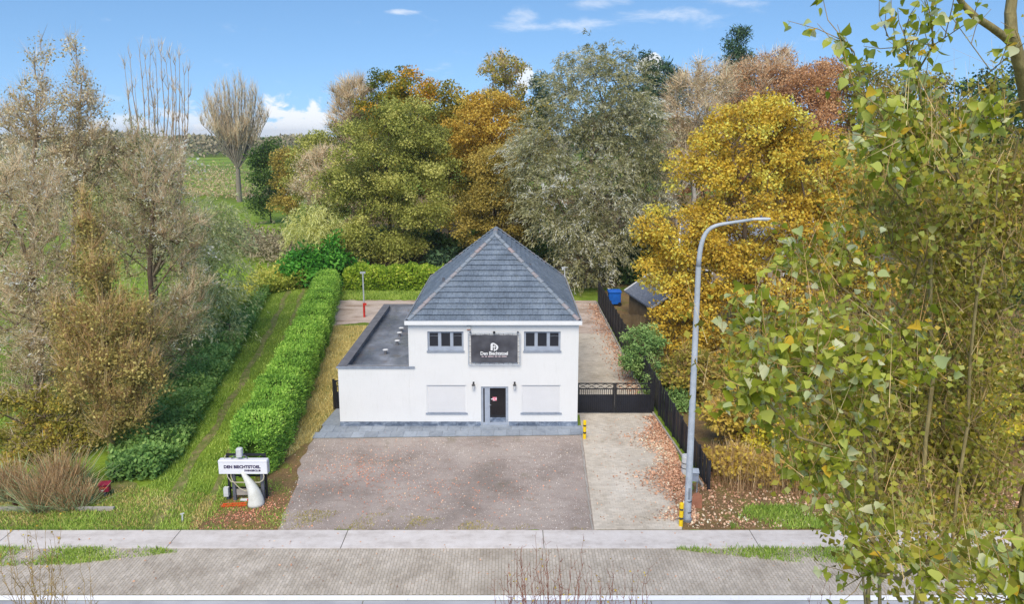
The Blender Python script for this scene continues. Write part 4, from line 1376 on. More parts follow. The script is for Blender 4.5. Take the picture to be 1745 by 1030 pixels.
def car(loc, rz, label, paint):
    K = empty('parked_car', loc, label, 'car', 'cars parked behind the poplar', rz=rz)
    # body cross-sections along x (length), lofted
    prof = [(-2.1, .42, .72, .66), (-2.0, .30, .86, .80), (-1.5, .24, .93, .86), (-.7, .22, .96, .88), (.5, .22, .94, .88), (1.4, .24, .90, .86), (2.0, .30, .76, .80), (2.15, .42, .62, .66)]
    vs = []; 
    for x, z0, z1, w in prof:
        vs += [(x, -w * .9, z0), (x, -w, (z0 + z1) / 2), (x, -w * .94, z1), (x, w * .94, z1), (x, w, (z0 + z1) / 2), (x, w * .9, z0)]
    n = len(prof)
    fs = [(i * 6 + j, i * 6 + (j + 1) % 6, (i + 1) * 6 + (j + 1) % 6, (i + 1) * 6 + j) for i in range(n - 1) for j in range(6)] + [(5, 4, 3, 2, 1, 0), tuple((n - 1) * 6 + j for j in range(6))]
    MB().add(vs, fs).build('body', paint, K, smooth=True)
    cab = [(-1.75, .94, .80), (-1.25, 1.40, .62), (.25, 1.44, .62), (1.05, .93, .78)]
    vs = []
    for x, z, w in cab: vs += [(x, -w, z), (x, w, z)]
    vs += [(-1.75, -.8, .90), (-1.75, .8, .90), (1.05, -.78, .90), (1.05, .78, .90)]
    MB().add(vs, [(0, 2, 3, 1), (4, 6, 7, 5), (0, 8, 10, 6, 4, 2), (1, 3, 5, 7, 11, 9), (8, 9, 11, 10)]).build('cabin_glass', 'dark_glass', K)
    MB().add([(-1.28, -.63, 1.405), (-1.28, .63, 1.405), (.28, .63, 1.448), (.28, -.63, 1.448), (-1.2, -.5, 1.46), (-1.2, .5, 1.46), (.2, .5, 1.49), (.2, -.5, 1.49)], [(4, 7, 6, 5), (0, 4, 5, 1), (2, 6, 7, 3), (1, 5, 6, 2), (0, 3, 7, 4)]).build('roof', paint, K)
    for s in (-1, 1):
        for a, b in (((-1.72, .8, .95), (-1.27, .63, 1.41)), ((-.5, .80, .94), (-.48, .64, 1.42)), ((1.02, .79, .95), (.27, .63, 1.445))):
            MB().bar((a[0], s * a[1], a[2]), (b[0], s * b[1], b[2]), .06).build('pillar', paint, K)
        for x in (-1.3, 1.35):
            w = MB().tube([(x, s * .70, .32), (x, s * .90, .32)], .32, 18).build('wheel', 'tyre', K)
            MB().tube([(x, s * .89, .32), (x, s * .915, .32)], .20, 12).build('rim', 'galvanised', w)
        part('headlight', 'white_plastic', K, 2.02, 2.14, s * .58 - .14, s * .58 + .14, .60, .72)
        part('tail_light', 'red_lens', K, -2.10, -2.0, s * .62 - .12, s * .62 + .12, .66, .84)
        MB().bbox(.85, 1.0, s * .92 - .08, s * .92 + .08, .95, 1.08, .02).build('mirror', paint, K)
    part('number_plate', 'print_white', K, 2.155, 2.165, -.26, .26, .42, .53)
car((19.0, 35.6, .02), R(200), 'silver parked car half hidden behind the poplar leaves', 'car_silver')
car((27.5, 47, .02), R(170), 'black parked car among the trees by the pale garden house', 'car_black')

# ================================================================== vegetation
def nrm(a):
    return a / np.maximum(np.linalg.norm(a, axis=-1, keepdims=True), 1e-9)
def leaf_quads(pos, axis, nor, ln, wd, fold=.15):
    """folded rhombus leaves: V (4n,3), F (n,4)"""
    axis = nrm(axis)
    side = nrm(np.cross(axis, nor))
    up = np.cross(side, axis)
    ln = np.broadcast_to(ln, (len(pos),))[:, None]; wd = np.broadcast_to(wd, (len(pos),))[:, None]
    m = pos + axis * ln * .45
    V = np.stack([pos, m + side * wd * .5 + up * wd * fold, pos + axis * ln, m - side * wd * .5 + up * wd * fold], 1).reshape(-1, 3)
    F = np.arange(len(pos) * 4).reshape(-1, 4)
    return V, F
def tubes(P, par, rad, nside=5, thin=.035):
    """frusta for every node with a parent"""
    idx = np.nonzero(par >= 0)[0]
    out_v = []; out_f = []; base = 0
    r1 = rad[idx]; 
    for sel, n in ((idx[r1 >= thin], nside), (idx[r1 < thin], 3)):
        if len(sel) == 0: continue
        p1 = P[sel]; p0 = P[par[sel]]
        ra = np.minimum(rad[par[sel]], rad[sel] * 1.5); rb = rad[sel]
        d = nrm(p1 - p0)
        ref = np.where(np.abs(d[:, 2:3]) > .9, np.array([[1., 0, 0]]), np.array([[0, 0, 1.]]))
        a = nrm(np.cross(d, ref)); b = np.cross(d, a)
        t = 2 * np.pi * np.arange(n) / n
        ring = a[:, None, :] * np.cos(t)[None, :, None] + b[:, None, :] * np.sin(t)[None, :, None]
        v0 = p0[:, None, :] + ring * ra[:, None, None] - d[:, None, :] * (ra * .3)[:, None, None]
        v1 = p1[:, None, :] + ring * rb[:, None, None]
        V = np.concatenate([v0, v1], 1)
        k = np.arange(n); k2 = (k + 1) % n
        f = np.stack([k, k2, n + k2, n + k], 1)
        F = f[None] + (np.arange(len(sel)) * 2 * n)[:, None, None] + base
        out_v.append(V.reshape(-1, 3)); out_f.append(F.reshape(-1, 4)); base += len(sel) * 2 * n
    return np.concatenate(out_v), np.concatenate(out_f)
def skeleton(tips, trunk, rg, uppen=1.2, seg=1.2, wig=.1, tip_r=.012, expo=.46, lift=.25, more=()):
    """greedy branching: each tip joins the nearest suitable node of what has grown so far"""
    P = [np.array(p, float) for p in trunk]
    par = [-1] + list(range(len(trunk) - 1))
    ntr = len(trunk)
    for m in more:
        par += [-1] + list(range(len(P), len(P) + len(m) - 1)); P += [np.array(p, float) for p in m]
    order = np.argsort(np.linalg.norm(tips[:, :2] - np.array(trunk[-1])[:2], axis=1) + .35 * np.abs(tips[:, 2] - trunk[-1][2]))
    cap = len(P) + len(tips) * 9
    A = np.zeros((cap, 3)); n = len(P); A[:n] = np.array(P)
    parr = np.full(cap, -1, int); parr[:n] = par
    tipn = np.zeros(len(tips), int)
    lo = 1 if len(trunk) > 2 else 0
    for ti in order:
        t = tips[ti]
        d = t - A[lo:n]
        dist = np.linalg.norm(d, axis=1)
        hd = np.hypot(d[:, 0], d[:, 1])
        cost = dist + uppen * np.maximum(0, hd * .55 - d[:, 2]) 
        j = int(np.argmin(cost)) + lo
        L = np.linalg.norm(t - A[j])
        k = max(1, min(5, int(L / seg)))
        ctrl = (A[j] + t) / 2 + np.array([0, 0, -lift * L * .3]) + rg.normal(0, wig * L * .5, 3)
        if parr[j] >= 0:
            pd = A[j] - A[parr[j]]; pd = pd / (np.linalg.norm(pd) + 1e-6)
            ctrl = ctrl * .7 + (A[j] + pd * L * .45) * .3
        prev = j
        for s in range(1, k + 1):
            u = s / k
            q = A[j] * (1 - u) ** 2 + ctrl * 2 * u * (1 - u) + t * u * u
            if s < k: q = q + rg.normal(0, wig * L / k * .35, 3)
            A[n] = q; parr[n] = prev; prev = n; n += 1
        tipn[ti] = prev
    A = A[:n]; parr = parr[:n]
    cnt = np.zeros(n); cnt[tipn] += 1
    for i in range(n - 1, 0, -1):
        if parr[i] >= 0 and parr[i] < i: cnt[parr[i]] += cnt[i]
    rad = tip_r * np.maximum(cnt, 1) ** expo
    return A, parr, rad, tipn
def lobe_px(cx, cy, hx, hy, Y, dep=None, vb=0.0, w=1.0):
    c = atY(cx, cy, Y)
    zc = Y * math.cos(TILT) - (c.z - CAMH) * math.sin(TILT)
    rx, rz = hx / FPX * zc, hy / FPX * zc
    return (c.x, c.y, c.z, rx, dep if dep else rx * .85, rz, vb, w)
def sample_lobes(lobes, n, rg, shell=.45):
    L = np.array(lobes)
    vol = (L[:, 3] * L[:, 4] * L[:, 5]) ** .75 * L[:, 7]
    w = rg.choice(len(L), n, p=vol / vol.sum())
    d = nrm(rg.normal(size=(n, 3)))
    r = shell + (1 - shell) * rg.random(n) ** .7
    return L[w, :3] + d * L[w, 3:6] * r[:, None], w, L[w, 6], d
def foliage(cl, rad, nleaf, rg, ln, wd, mode, flat, vb, out, vspread=(.17, .16), droop=.95):
    n = len(cl)
    wts = rad ** 2; per = rg.choice(n, nleaf, p=wts / wts.sum())
    r = rad[per]
    cv = rg.normal(0, vspread[0], n)
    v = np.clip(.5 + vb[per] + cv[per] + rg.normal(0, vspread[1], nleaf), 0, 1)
    if mode == 'willow':
        m = 9
        sdir = nrm(rg.normal(size=(n, m, 3)) * np.array([1, 1, .5]) + out[:, None, :] * .9 + np.array([0, 0, .25 + (.95 - droop)]))
        spos = cl[:, None, :] + rg.normal(0, .45, (n, m, 3)) * rad[:, None, None]
        k = rg.integers(0, m, nleaf)
        D = sdir[per, k]; S = spos[per, k]
        l = r * rg.uniform(.9, 1.5, nleaf); t = rg.random(nleaf) ** .8
        pos = S + D * (l * t)[:, None] + np.array([0, 0, -1]) * (l * droop * t * t)[:, None] + rg.normal(0, .05, (nleaf, 3)) * r[:, None]
        tan = D + np.array([0, 0, -2 * droop]) * t[:, None]
        axis = nrm(tan) + rg.normal(0, .38, (nleaf, 3))
        nor = rg.normal(size=(nleaf, 3)) + np.array([0, -.2, .6])
    else:
        g = rg.normal(size=(nleaf, 3)); 
        g = nrm(g) * (rg.random(nleaf) ** .45)[:, None]
        pos = cl[per] + g * r[:, None] * np.array([1, 1, flat])
        axis = rg.normal(size=(nleaf, 3)) + g * .8 + np.array([0, 0, -.35])
        nor = rg.normal(size=(nleaf, 3)) * .8 + g * .5 + out[per] * .3 + np.array([0, 0, .8])
    s = rg.uniform(.7, 1.3, nleaf)
    V, F = leaf_quads(pos, axis, nor, ln * s, wd * s)
    return V, F, np.repeat(v, 4)
def twig_tris(start, dirs, ln, w, rg):
    n = len(start)
    d = nrm(dirs)
    side = nrm(np.cross(d, rg.normal(size=(n, 3)))) * (np.broadcast_to(w, (n,)) / 2)[:, None]
    tip = start + nrm(d + rg.normal(0, .1, (n, 3))) * ln[:, None]
    V = np.stack([start - side, start + side, tip + side * .2, tip - side * .2], 1).reshape(-1, 3)
    return V, np.arange(n * 4).reshape(-1, 4)
TREE_N = [0]
def tree(name, label, base, lobes, nclump, crad, nleaf, leaf, mat, bark, mode='broad', flat=.6, group=None, fork=.35, uppen=1.2,
         tip_r=.014, expo=.46, twigs=0, twig_len=1.0, twig_w=.03, twig_mat='twig', twig_up=.5, shell=.45, stems=1, lean=(0, 0), cat='tree', seed=None, vspread=(.17, .16), lift=.25, wig=.1, top_trunk=None, leaf_on_twigs=False, maxr=None, min_z=.25, droop=.95):
    TREE_N[0] += 1
    rg = np.random.default_rng(seed or 100 + TREE_N[0])
    T = empty(name, (base[0], base[1], 0), label, cat, group)
    b = np.array([base[0], base[1], 0.])
    cl, w, vb, out = sample_lobes(lobes, nclump, rg, shell)
    cl = cl - b
    cl[:, 2] = np.maximum(cl[:, 2], min_z)
    L = np.array(lobes)
    cz = (L[:, 2] * L[:, 7]).sum() / L[:, 7].sum(); zt = (L[:, 2] + L[:, 5]).max()
    cxy = (L[:, :2] * L[:, 7:8]).sum(0) / L[:, 7].sum() - b[:2]
    top = top_trunk or (cz + (zt - cz) * .35)
    n = max(4, int(top / 1.2))
    trunk = []
    for i in range(n + 1):
        t = i / n
        trunk.append((cxy[0] * t ** 1.5 + lean[0] * math.sin(t * 3.1) + rg.normal(0, .04) * (i > 0), cxy[1] * t ** 1.5 + lean[1] * math.sin(t * 3.1) + rg.normal(0, .04) * (i > 0), -.15 + (top + .15) * t))
    lo = int(n * fork)
    # branches start above the fork
    A, par, rad, tipn = skeleton(cl, trunk, rg, uppen, seg=max(.6, zt / 9), tip_r=tip_r, expo=expo, lift=lift, wig=wig)
    if maxr: rad = np.minimum(rad, maxr)
    rad[0] = max(rad[0], rad[1]) * 1.25
    V, F = tubes(A, par, rad)
    tr = link('trunk', np_mesh('trunk', V, F, bark), T)
    tr.data.shade_smooth()
    if nleaf:
        nleaf = int(nleaf * .82); leaf = (leaf[0] * 1.07, leaf[1] * 1.07)
        cr = crad * rg.uniform(.65, 1.35, nclump)
        V, F, v = foliage(cl, cr, nleaf, rg, leaf[0], leaf[1], mode, flat, vb, out, vspread, droop)
        keep = np.repeat((V[:, 2].reshape(-1, 4).min(1) > .02), 4)
        if not keep.all():
            V = V[keep]; v = v[keep]; F = np.arange(len(V)).reshape(-1, 4)
        link('crown', np_mesh('crown', V, F, mat, v), T)
    if twigs:
        # fine twigs spring from the outer branches
        thin = np.nonzero(rad < tip_r * 3.2)[0]
        k = rg.choice(thin, twigs)
        pk = par[k]; u = rg.random(twigs)[:, None]
        st = A[pk] * (1 - u) + A[k] * u
        d = nrm(A[k] - A[pk]) * .7 + rg.normal(0, .45, (twigs, 3)) + np.array([0, 0, twig_up])
        ln = twig_len * rg.uniform(.4, 1.2, twigs)
        V, F = twig_tris(st, d, ln, twig_w, rg)
        vv = np.repeat(np.clip(rg.normal(.5, .25, twigs), 0, 1), 4)
        link('twigs', np_mesh('twigs', V, F, twig_mat, vv), T)['kind'] = 'stuff'
    return T
def P2(px, Y):
    """ground position under a pixel column at depth Y"""
    zc = Y * math.cos(TILT) + CAMH * math.sin(TILT)
    return ((px - PX) / FPX * zc, Y)

def back_trees():
    G = 'trees of the wood behind the house'
    lp = lobe_px
    tree('maple_tree', 'large yellow-green leafy tree at the back left of the yard', P2(668, 71), [lp(665, 260, 92, 84, 71), lp(610, 300, 62, 70, 69), lp(715, 330, 66, 66, 68), lp(660, 390, 70, 60, 67), lp(620, 410, 42, 40, 66), lp(735, 270, 46, 48, 70), lp(560, 345, 40, 40, 70), lp(700, 215, 60, 50, 71)],
         330, 1.1, 72000, (.21, .145), 'leaf_yellowgreen', 'bark_dark', flat=.62, group=G, vspread=(.25, .15))
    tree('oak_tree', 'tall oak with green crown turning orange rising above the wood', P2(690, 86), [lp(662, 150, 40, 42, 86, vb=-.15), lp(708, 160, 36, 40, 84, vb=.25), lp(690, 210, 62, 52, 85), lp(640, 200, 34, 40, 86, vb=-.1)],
         150, 1.1, 27000, (.25, .17), 'leaf_oak', 'bark_dark', group=G)
    tree('bare_tree', 'leafless pinkish-brown tree top left of the oak', P2(604, 88), [lp(604, 175, 40, 46, 88), lp(590, 215, 36, 34, 88)],
         260, 1, 1500, (.2, .14), 'leaf_willow_pink', 'bark_pink', group=G, twigs=7000, twig_len=1.6, twig_w=.045, uppen=2.0, tip_r=.02)
    tree('lime_tree', 'olive-green tree between the oak and the orange tree', P2(765, 88), [lp(765, 188, 40, 44, 88), lp(752, 240, 48, 50, 87), lp(790, 215, 30, 40, 87, vb=.1)],
         110, 1.3, 14000, (.34, .22), 'leaf_olive', 'bark_dark', group=G)
    tree('beech_tree', 'orange-brown autumn tree behind the roof ridge', P2(845, 80), [lp(850, 205, 52, 48, 80, vb=.12), lp(800, 225, 44, 42, 79), lp(870, 245, 40, 40, 79), lp(815, 185, 34, 26, 81, vb=.2), lp(835, 270, 60, 40, 80)],
         220, 1.05, 34000, (.24, .16), 'leaf_orange', 'bark_dark', group=G, flat=.5)
    tree('ash_tree', 'sparse-leaved grey-green tree standing above the orange tree', P2(862, 96), [lp(858, 118, 42, 30, 96), lp(865, 165, 44, 40, 95)],
         120, .9, 4200, (.32, .22), 'leaf_olive', 'bark_grey', group=G, twigs=2500, twig_len=1.2, twig_w=.05)
    tree('maple_tree', 'ochre-brown maple close behind the left slope of the roof', P2(842, 69), [lp(848, 290, 44, 42, 69, vb=.12), lp(835, 350, 52, 50, 68), lp(815, 400, 36, 40, 67, vb=-.1), lp(880, 370, 36, 60, 68, vb=-.1)],
         220, .95, 34000, (.21, .145), 'leaf_ochre', 'bark_dark', group=G, flat=.5)
    tree('silver_willow', 'huge silver-grey willow rising behind the house roof', P2(1000, 63.5), [lp(1010, 170, 66, 78, 64), lp(935, 240, 56, 66, 63.5, vb=.06), lp(1075, 230, 56, 76, 64), lp(960, 340, 66, 80, 62.5), lp(1040, 350, 62, 84, 62.5), lp(1005, 440, 56, 52, 62), lp(1030, 118, 34, 30, 64), lp(960, 150, 34, 36, 64), lp(905, 300, 34, 70, 63.5), lp(1100, 300, 40, 80, 64), lp(1085, 160, 30, 50, 64.5)],
         560, 1.15, 120000, (.29, .066), 'leaf_willow', 'bark_brown', 'willow', group=G, uppen=1.6, vspread=(.2, .2), droop=.6)
    tree('birch_tree', 'thinly leaved tan tree with pale bare trunk right of the silver willow', P2(1178, 74), [lp(1175, 180, 48, 66, 74), lp(1210, 150, 44, 52, 76), lp(1150, 250, 40, 66, 73), lp(1200, 260, 44, 60, 74)],
         330, 1.1, 9500, (.26, .10), 'leaf_willow_pink', 'bark_pale', group=G, twigs=9000, twig_len=1.7, twig_w=.04, twig_mat='twig', twig_up=.1, uppen=1.8, tip_r=.018)
    tree('bare_tree', 'leafless pale tree leaning over between willow and golden maple', P2(1150, 68), [lp(1160, 300, 20, 60, 68), lp(1140, 360, 22, 60, 68)],
         60, .8, 0, (.2, .1), 'leaf_ochre', 'bark_pale', group=G, twigs=1500, twig_len=1.5, twig_w=.04, uppen=2.2, tip_r=.022, maxr=.2)
    tree('beech_tree', 'rusty pinkish beech crown on the ridge of the wood', P2(1300, 88), [lp(1290, 145, 62, 50, 88), lp(1330, 120, 44, 36, 90, vb=-.15), lp(1255, 190, 40, 50, 87, vb=.15)],
         240, 1.1, 12000, (.28, .15), 'leaf_rust', 'bark_pink', group=G, twigs=6500, twig_len=1.6, twig_w=.045, twig_mat='twig', tip_r=.02, uppen=1.8)
    tree('beech_tree', 'orange-rust beech between the ridge beech and the poplar', P2(1385, 84), [lp(1375, 160, 44, 52, 84), lp(1410, 140, 44, 42, 86, vb=.15), lp(1400, 215, 50, 44, 83)],
         180, 1.1, 24000, (.24, .16), 'leaf_rust', 'bark_dark', group=G)
    tree('lime_tree', 'olive and yellow tree behind the top of the poplar', P2(1490, 82), [lp(1480, 170, 62, 60, 82), lp(1560, 180, 60, 56, 84), lp(1520, 240, 80, 60, 80)],
         170, 1.3, 20000, (.32, .21), 'leaf_olive', 'bark_dark', group=G)
    tree('lime_tree', 'dark green tree at the end of the wood behind the poplar', P2(1680, 78), [lp(1660, 200, 70, 80, 78), lp(1740, 180, 70, 80, 80), lp(1700, 290, 100, 70, 76)],
         200, 1.3, 22000, (.32, .21), 'leaf_dark', 'bark_dark', group=G)
    # big golden maple in the neighbouring garden
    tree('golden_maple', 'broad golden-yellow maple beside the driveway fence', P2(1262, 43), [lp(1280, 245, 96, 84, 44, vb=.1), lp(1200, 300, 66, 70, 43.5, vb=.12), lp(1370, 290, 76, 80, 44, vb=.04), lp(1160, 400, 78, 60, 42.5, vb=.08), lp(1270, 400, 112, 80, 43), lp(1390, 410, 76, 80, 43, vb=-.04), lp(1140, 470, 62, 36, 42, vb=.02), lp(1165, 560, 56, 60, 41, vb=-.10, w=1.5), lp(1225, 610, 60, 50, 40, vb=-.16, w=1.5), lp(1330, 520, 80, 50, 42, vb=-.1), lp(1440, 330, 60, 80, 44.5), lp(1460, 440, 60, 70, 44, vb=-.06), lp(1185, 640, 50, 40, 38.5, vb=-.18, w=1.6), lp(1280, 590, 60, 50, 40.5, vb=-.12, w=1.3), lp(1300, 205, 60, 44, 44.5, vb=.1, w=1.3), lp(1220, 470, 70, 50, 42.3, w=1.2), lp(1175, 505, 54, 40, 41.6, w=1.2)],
         960, .76, 118000, (.18, .13), 'leaf_gold', 'bark_brown', flat=.55, vspread=(.2, .2), shell=.4)
    for px, Y, tp, hw, m, bk, lab in ((620, 100, 215, 60, 'leaf_olive', 'bark_dark', 'olive tree deep in the wood left of the oak'), (740, 102, 190, 60, 'leaf_ochre', 'bark_dark', 'ochre tree deep in the wood behind the lime'), (800, 88, 255, 52, 'leaf_olive', 'bark_dark', 'olive tree filling the gap left of the ochre maple'), (910, 98, 165, 46, 'leaf_olive', 'bark_dark', 'olive tree deep in the wood left of the silver willow'), (1040, 100, 150, 60, 'leaf_dark', 'bark_dark', 'dark green tree deep in the wood behind the silver willow'),
                               (1140, 104, 165, 50, 'leaf_ochre', 'bark_dark', 'ochre tree deep in the wood behind the birch'), (1230, 92, 200, 60, 'leaf_rust', 'bark_dark', 'russet tree in the wood behind the golden maple'), (1340, 92, 220, 60, 'leaf_ochre', 'bark_dark', 'tawny tree in the wood behind the rust beeches'), (1440, 70, 240, 60, 'leaf_thicket', 'bark_brown', 'tan tree between the golden maple and the poplar'),
                               (1545, 62, 250, 66, 'leaf_ochre', 'bark_brown', 'ochre tree seen through the poplar crown'), (1640, 60, 290, 66, 'leaf_olive', 'bark_brown', 'olive tree seen through the poplar stems'), (1735, 58, 250, 66, 'leaf_thicket', 'bark_brown', 'tan tree at the end of the wood by the pale house')):
        b = P2(px, Y); r_ = hw / FPX * Y; zt = atY(px, tp, Y).z
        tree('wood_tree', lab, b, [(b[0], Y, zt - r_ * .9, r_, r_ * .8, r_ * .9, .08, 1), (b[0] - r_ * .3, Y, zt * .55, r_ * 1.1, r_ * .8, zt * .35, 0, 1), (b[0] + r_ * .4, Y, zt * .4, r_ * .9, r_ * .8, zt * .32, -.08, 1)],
             100, 1.4, 7500, (.38, .25), m, bk, group=G)
    # conifers
    for px, Y, tp, hw, lab in ((1240, 100, 46, 30, 'tall dark pine standing above the rusty beech'), (1128, 96, 104, 32, 'dark pine right of the silver willow top'), (1098, 100, 92, 26, 'dark pine just behind the silver willow top'), (915, 100, 128, 22, 'small dark pine between sparse tree and silver willow')):
        b = P2(px, Y); zt = atY(px, tp, Y).z
        r_ = hw / FPX * Y
        lob = []
        for k in range(6):
            t = k / 5
            lob.append((b[0] + random.uniform(-.3, .3) * r_, Y + random.uniform(-.3, .3), zt - .8 - t * 8, max(.5, r_ * (.45 + .75 * t)), max(.5, r_ * (.45 + .75 * t)), 1.0, 0, 1))
        tree('pine_tree', lab, b, lob, 150, .95, 9000, (.55, .13), 'leaf_pine', 'bark_dark', flat=.45, group=G, uppen=.3, lift=-.2, top_trunk=zt - .3)
    # evergreens at the foot of the wood, plus dark-leaved bushes standing in for shade
    spots = [(572, 65, 398, 48, 'leaf_laurel', 'glossy green evergreen bush at the far end of the hedge'), (528, 64.5, 418, 40, 'leaf_laurel', 'dark green bush beside the weeping willow foot'),
             (640, 78, 380, 46, 'leaf_dark', 'dark bush added as shade behind the foot of the large yellow-green tree towards the pinkish bush'), (705, 79, 370, 50, 'leaf_dark', 'dark bush added as shade behind the foot of the large yellow-green tree towards the roof'), (765, 76, 380, 46, 'leaf_dark', 'dark bush added as shade between the yellow-green tree and the ochre maple'), (820, 78, 390, 46, 'leaf_dark', 'dark bush added as shade behind the trunk of the ochre maple'), (900, 74, 400, 44, 'leaf_dark', 'dark bush added as shade between the ochre maple and the silver willow'), (950, 80, 350, 60, 'leaf_dark', 'dark bush added as shade behind the silver willow trunk'),
             (770, 68, 420, 36, 'leaf_pine', 'blue-green conifer shrub by the left edge of the roof'), (1060, 70, 400, 44, 'leaf_dark', 'dark bush added as shade right of the silver willow trunk'), (1100, 74, 370, 50, 'leaf_dark', 'dark bush added as shade between the silver willow and the pale birch'), (1075, 66, 450, 34, 'leaf_dark', 'dark bush added as shade at the far end of the driveway fence'), (1150, 76, 330, 54, 'leaf_dark', 'dark bush added as shade behind the leaning pale tree')]
    for px, Y, tp, hw, m, lab in spots:
        b = P2(px, Y); zt = atY(px, tp, Y).z; r_ = hw / FPX * Y
        tree('evergreen_or_shade_bush', lab, b, [(b[0], Y, zt * .55, r_, r_ * .8, zt * .45, 0, 1), (b[0] + r_ * .3, Y - .5, zt * .35, r_ * .9, r_ * .8, zt * .35, 0, 1), (b[0] - r_ * .4, Y, zt * .4, r_ * .8, r_ * .7, zt * .38, 0, 1)],
             60, .9, 4000, (.36, .2), m, 'bark_dark', group='evergreen bushes at the foot of the wood', cat='bush', tip_r=.012)
def mid_left():
    lp = lobe_px
    tree('weeping_willow', 'small pale yellow-green weeping tree beside the evergreen bush', P2(548, 67), [lp(545, 385, 38, 30, 67), lp(525, 405, 30, 26, 66.5), lp(575, 400, 26, 30, 67)],
         70, 1.1, 12000, (.4, .06), 'leaf_weeping', 'bark_grey', 'willow')
    tree('hawthorn_bush', 'pinkish half-bare bush left of the large yellow-green tree', P2(560, 84), [lp(560, 285, 50, 40, 84), lp(535, 320, 40, 34, 82, vb=.1), lp(590, 330, 36, 36, 82)],
         200, 1.0, 8000, (.22, .13), 'leaf_willow_pink', 'bark_pink', twigs=6000, twig_len=1.3, twig_w=.04, cat='bush')
    tree('alder_tree', 'yellow-olive tree behind the pinkish bush', P2(520, 92), [lp(520, 300, 34, 44, 92), lp(535, 250, 36, 24, 94, vb=.1), lp(575, 245, 36, 26, 92)],
         110, 1.2, 9000, (.3, .18), 'leaf_yellowgreen', 'bark_dark')
    tree('oak_tree', 'dark green tree at the corner of the far field', P2(462, 112), [lp(462, 290, 34, 50, 112), lp(450, 330, 26, 40, 110)],
         90, 1.4, 9000, (.34, .22), 'leaf_dark', 'bark_dark')
    tree('oak_tree', 'orange autumn tree beside the dark green field tree', P2(490, 106), [lp(493, 280, 22, 30, 106, vb=.1), lp(480, 320, 24, 34, 106), lp(488, 350, 22, 24, 105)],
         70, 1.2, 7500, (.32, .2), 'leaf_ochre', 'bark_dark')
    rg = np.random.default_rng(15); n = 14000; t = rg.random(n)
    pos = np.stack([-44 + 24 * t + rg.normal(0, 2.2, n), 96 - 22 * t + rg.normal(0, 2.5, n), rg.random(n) ** .9 * (1.8 + .8 * np.sin(t * 19) + .7 * np.sin(t * 47))], 1)
    V, F = leaf_quads(pos, rg.normal(size=(n, 3)) + [0, 0, .6], rg.normal(size=(n, 3)), rg.uniform(.25, .7, n), rg.uniform(.08, .2, n))
    o = link('scrub', np_mesh('scrub', V, F, 'far_wood', np.repeat(np.clip(rg.normal(.4, .2, n), 0, 1), 4)))
    tag(o, 'brown scrub between the far field and the end of the track', 'scrub', kind='stuff')
    # vase-shaped bare trees in the field
    stems = []
    for k in range(42):
        px = 342 + 116 * (k + .5) / 42 + random.uniform(-2, 2)
        stems.append((px, 142 + ((px - 400) / 58) ** 2 * 46 + random.uniform(-4, 26)))
    stems += [(random.uniform(352, 448), random.uniform(180, 235)) for k in range(18)]
    upright_tree('fan-shaped leafless tree standing alone in the far field', 408, 148, stems, 7.0, (9, 14), (.62, .55, .48), .14, .035, 6500, .05, (1.2, 3.0), 'bark_grey', 32)
    upright_tree('leafless tree with many straight upright stems behind the left willows', 268, 46, [(213, 118), (222, 100), (238, 92), (247, 104), (256, 94), (266, 112), (274, 90), (283, 106), (290, 100), (299, 112), (306, 104), (314, 128), (321, 122), (230, 150), (262, 150), (296, 150), (310, 165), (218, 165)],
                 4.6, (4.2, 8.5), (.34, .30, .27), .085, .016, 2600, .018, (.3, .9), 'bark_pink', 31)
def upright_tree(lab, bpx, Y, stems, fork, zf_range, trunk_r, stem_r, tip_r, ntw, tw, tl, bark, seed):
    """many straight stems rising from a low fork"""
    rg = np.random.default_rng(seed); sc = fork / 4.6
    b = P2(bpx, Y); O = np.array([b[0], Y, 0.])
    T = empty('bare_poplar', (b[0], Y, 0), lab, 'tree')
    A = [np.array([0, 0, -.2]), np.array([0, 0, fork * .55]), np.array([.1, 0, fork])]; par = [-1, 0, 1]; rad = list(trunk_r)
    for px, tp in stems:
        t = np.array(atY(px, tp, Y + rg.uniform(-1, 1) * 2 * sc)) - O
        zf = rg.uniform(*zf_range); base = A[2]; prev = 2; n = 11
        out = np.array([t[0] * .80, t[1] * .8, zf + 2.2 * sc])
        for k in range(1, n + 1):
            u = k / n
            q = base * (1 - u) ** 2 + out * 2 * u * (1 - u) + t * u * u + rg.normal(0, .05 * sc, 3) * (k < n)
            A.append(q); par.append(prev); prev = len(A) - 1; rad.append((stem_r - tip_r) * (1 - u) + tip_r)
            if k > 3:
                for m in range(2):
                    d = np.array([rg.normal(0, .25), rg.normal(0, .25), 1.]); d /= np.linalg.norm(d)
                    l = rg.uniform(.5, 1.5) * (1.15 - u * .6) * sc
                    A.append(q + d * l * .5 + np.array([rg.normal(0, .05), 0, 0])); par.append(prev); rad.append(tip_r * 1.1)
                    A.append(q + d * l); par.append(len(A) - 2); rad.append(tip_r * .6)
    A = np.array(A); par = np.array(par); rad = np.array(rad)
    V, F = tubes(A, par, rad, 5, tip_r * 1.2)
    link('trunk', np_mesh('trunk', V, F, bark), T)
    thin = np.nonzero(rad < stem_r * .7)[0]; k = rg.choice(thin, ntw); u = rg.random(len(k))[:, None]
    st = A[par[k]] * (1 - u) + A[k] * u
    V, F = twig_tris(st, rg.normal(0, .3, (len(k), 3)) + [0, 0, 1], rg.uniform(tl[0], tl[1], len(k)), tw, rg)
    link('twigs', np_mesh('twigs', V, F, 'twig', np.repeat(np.clip(rg.normal(.5, .25, len(k)), 0, 1), 4)), T)['kind'] = 'stuff'
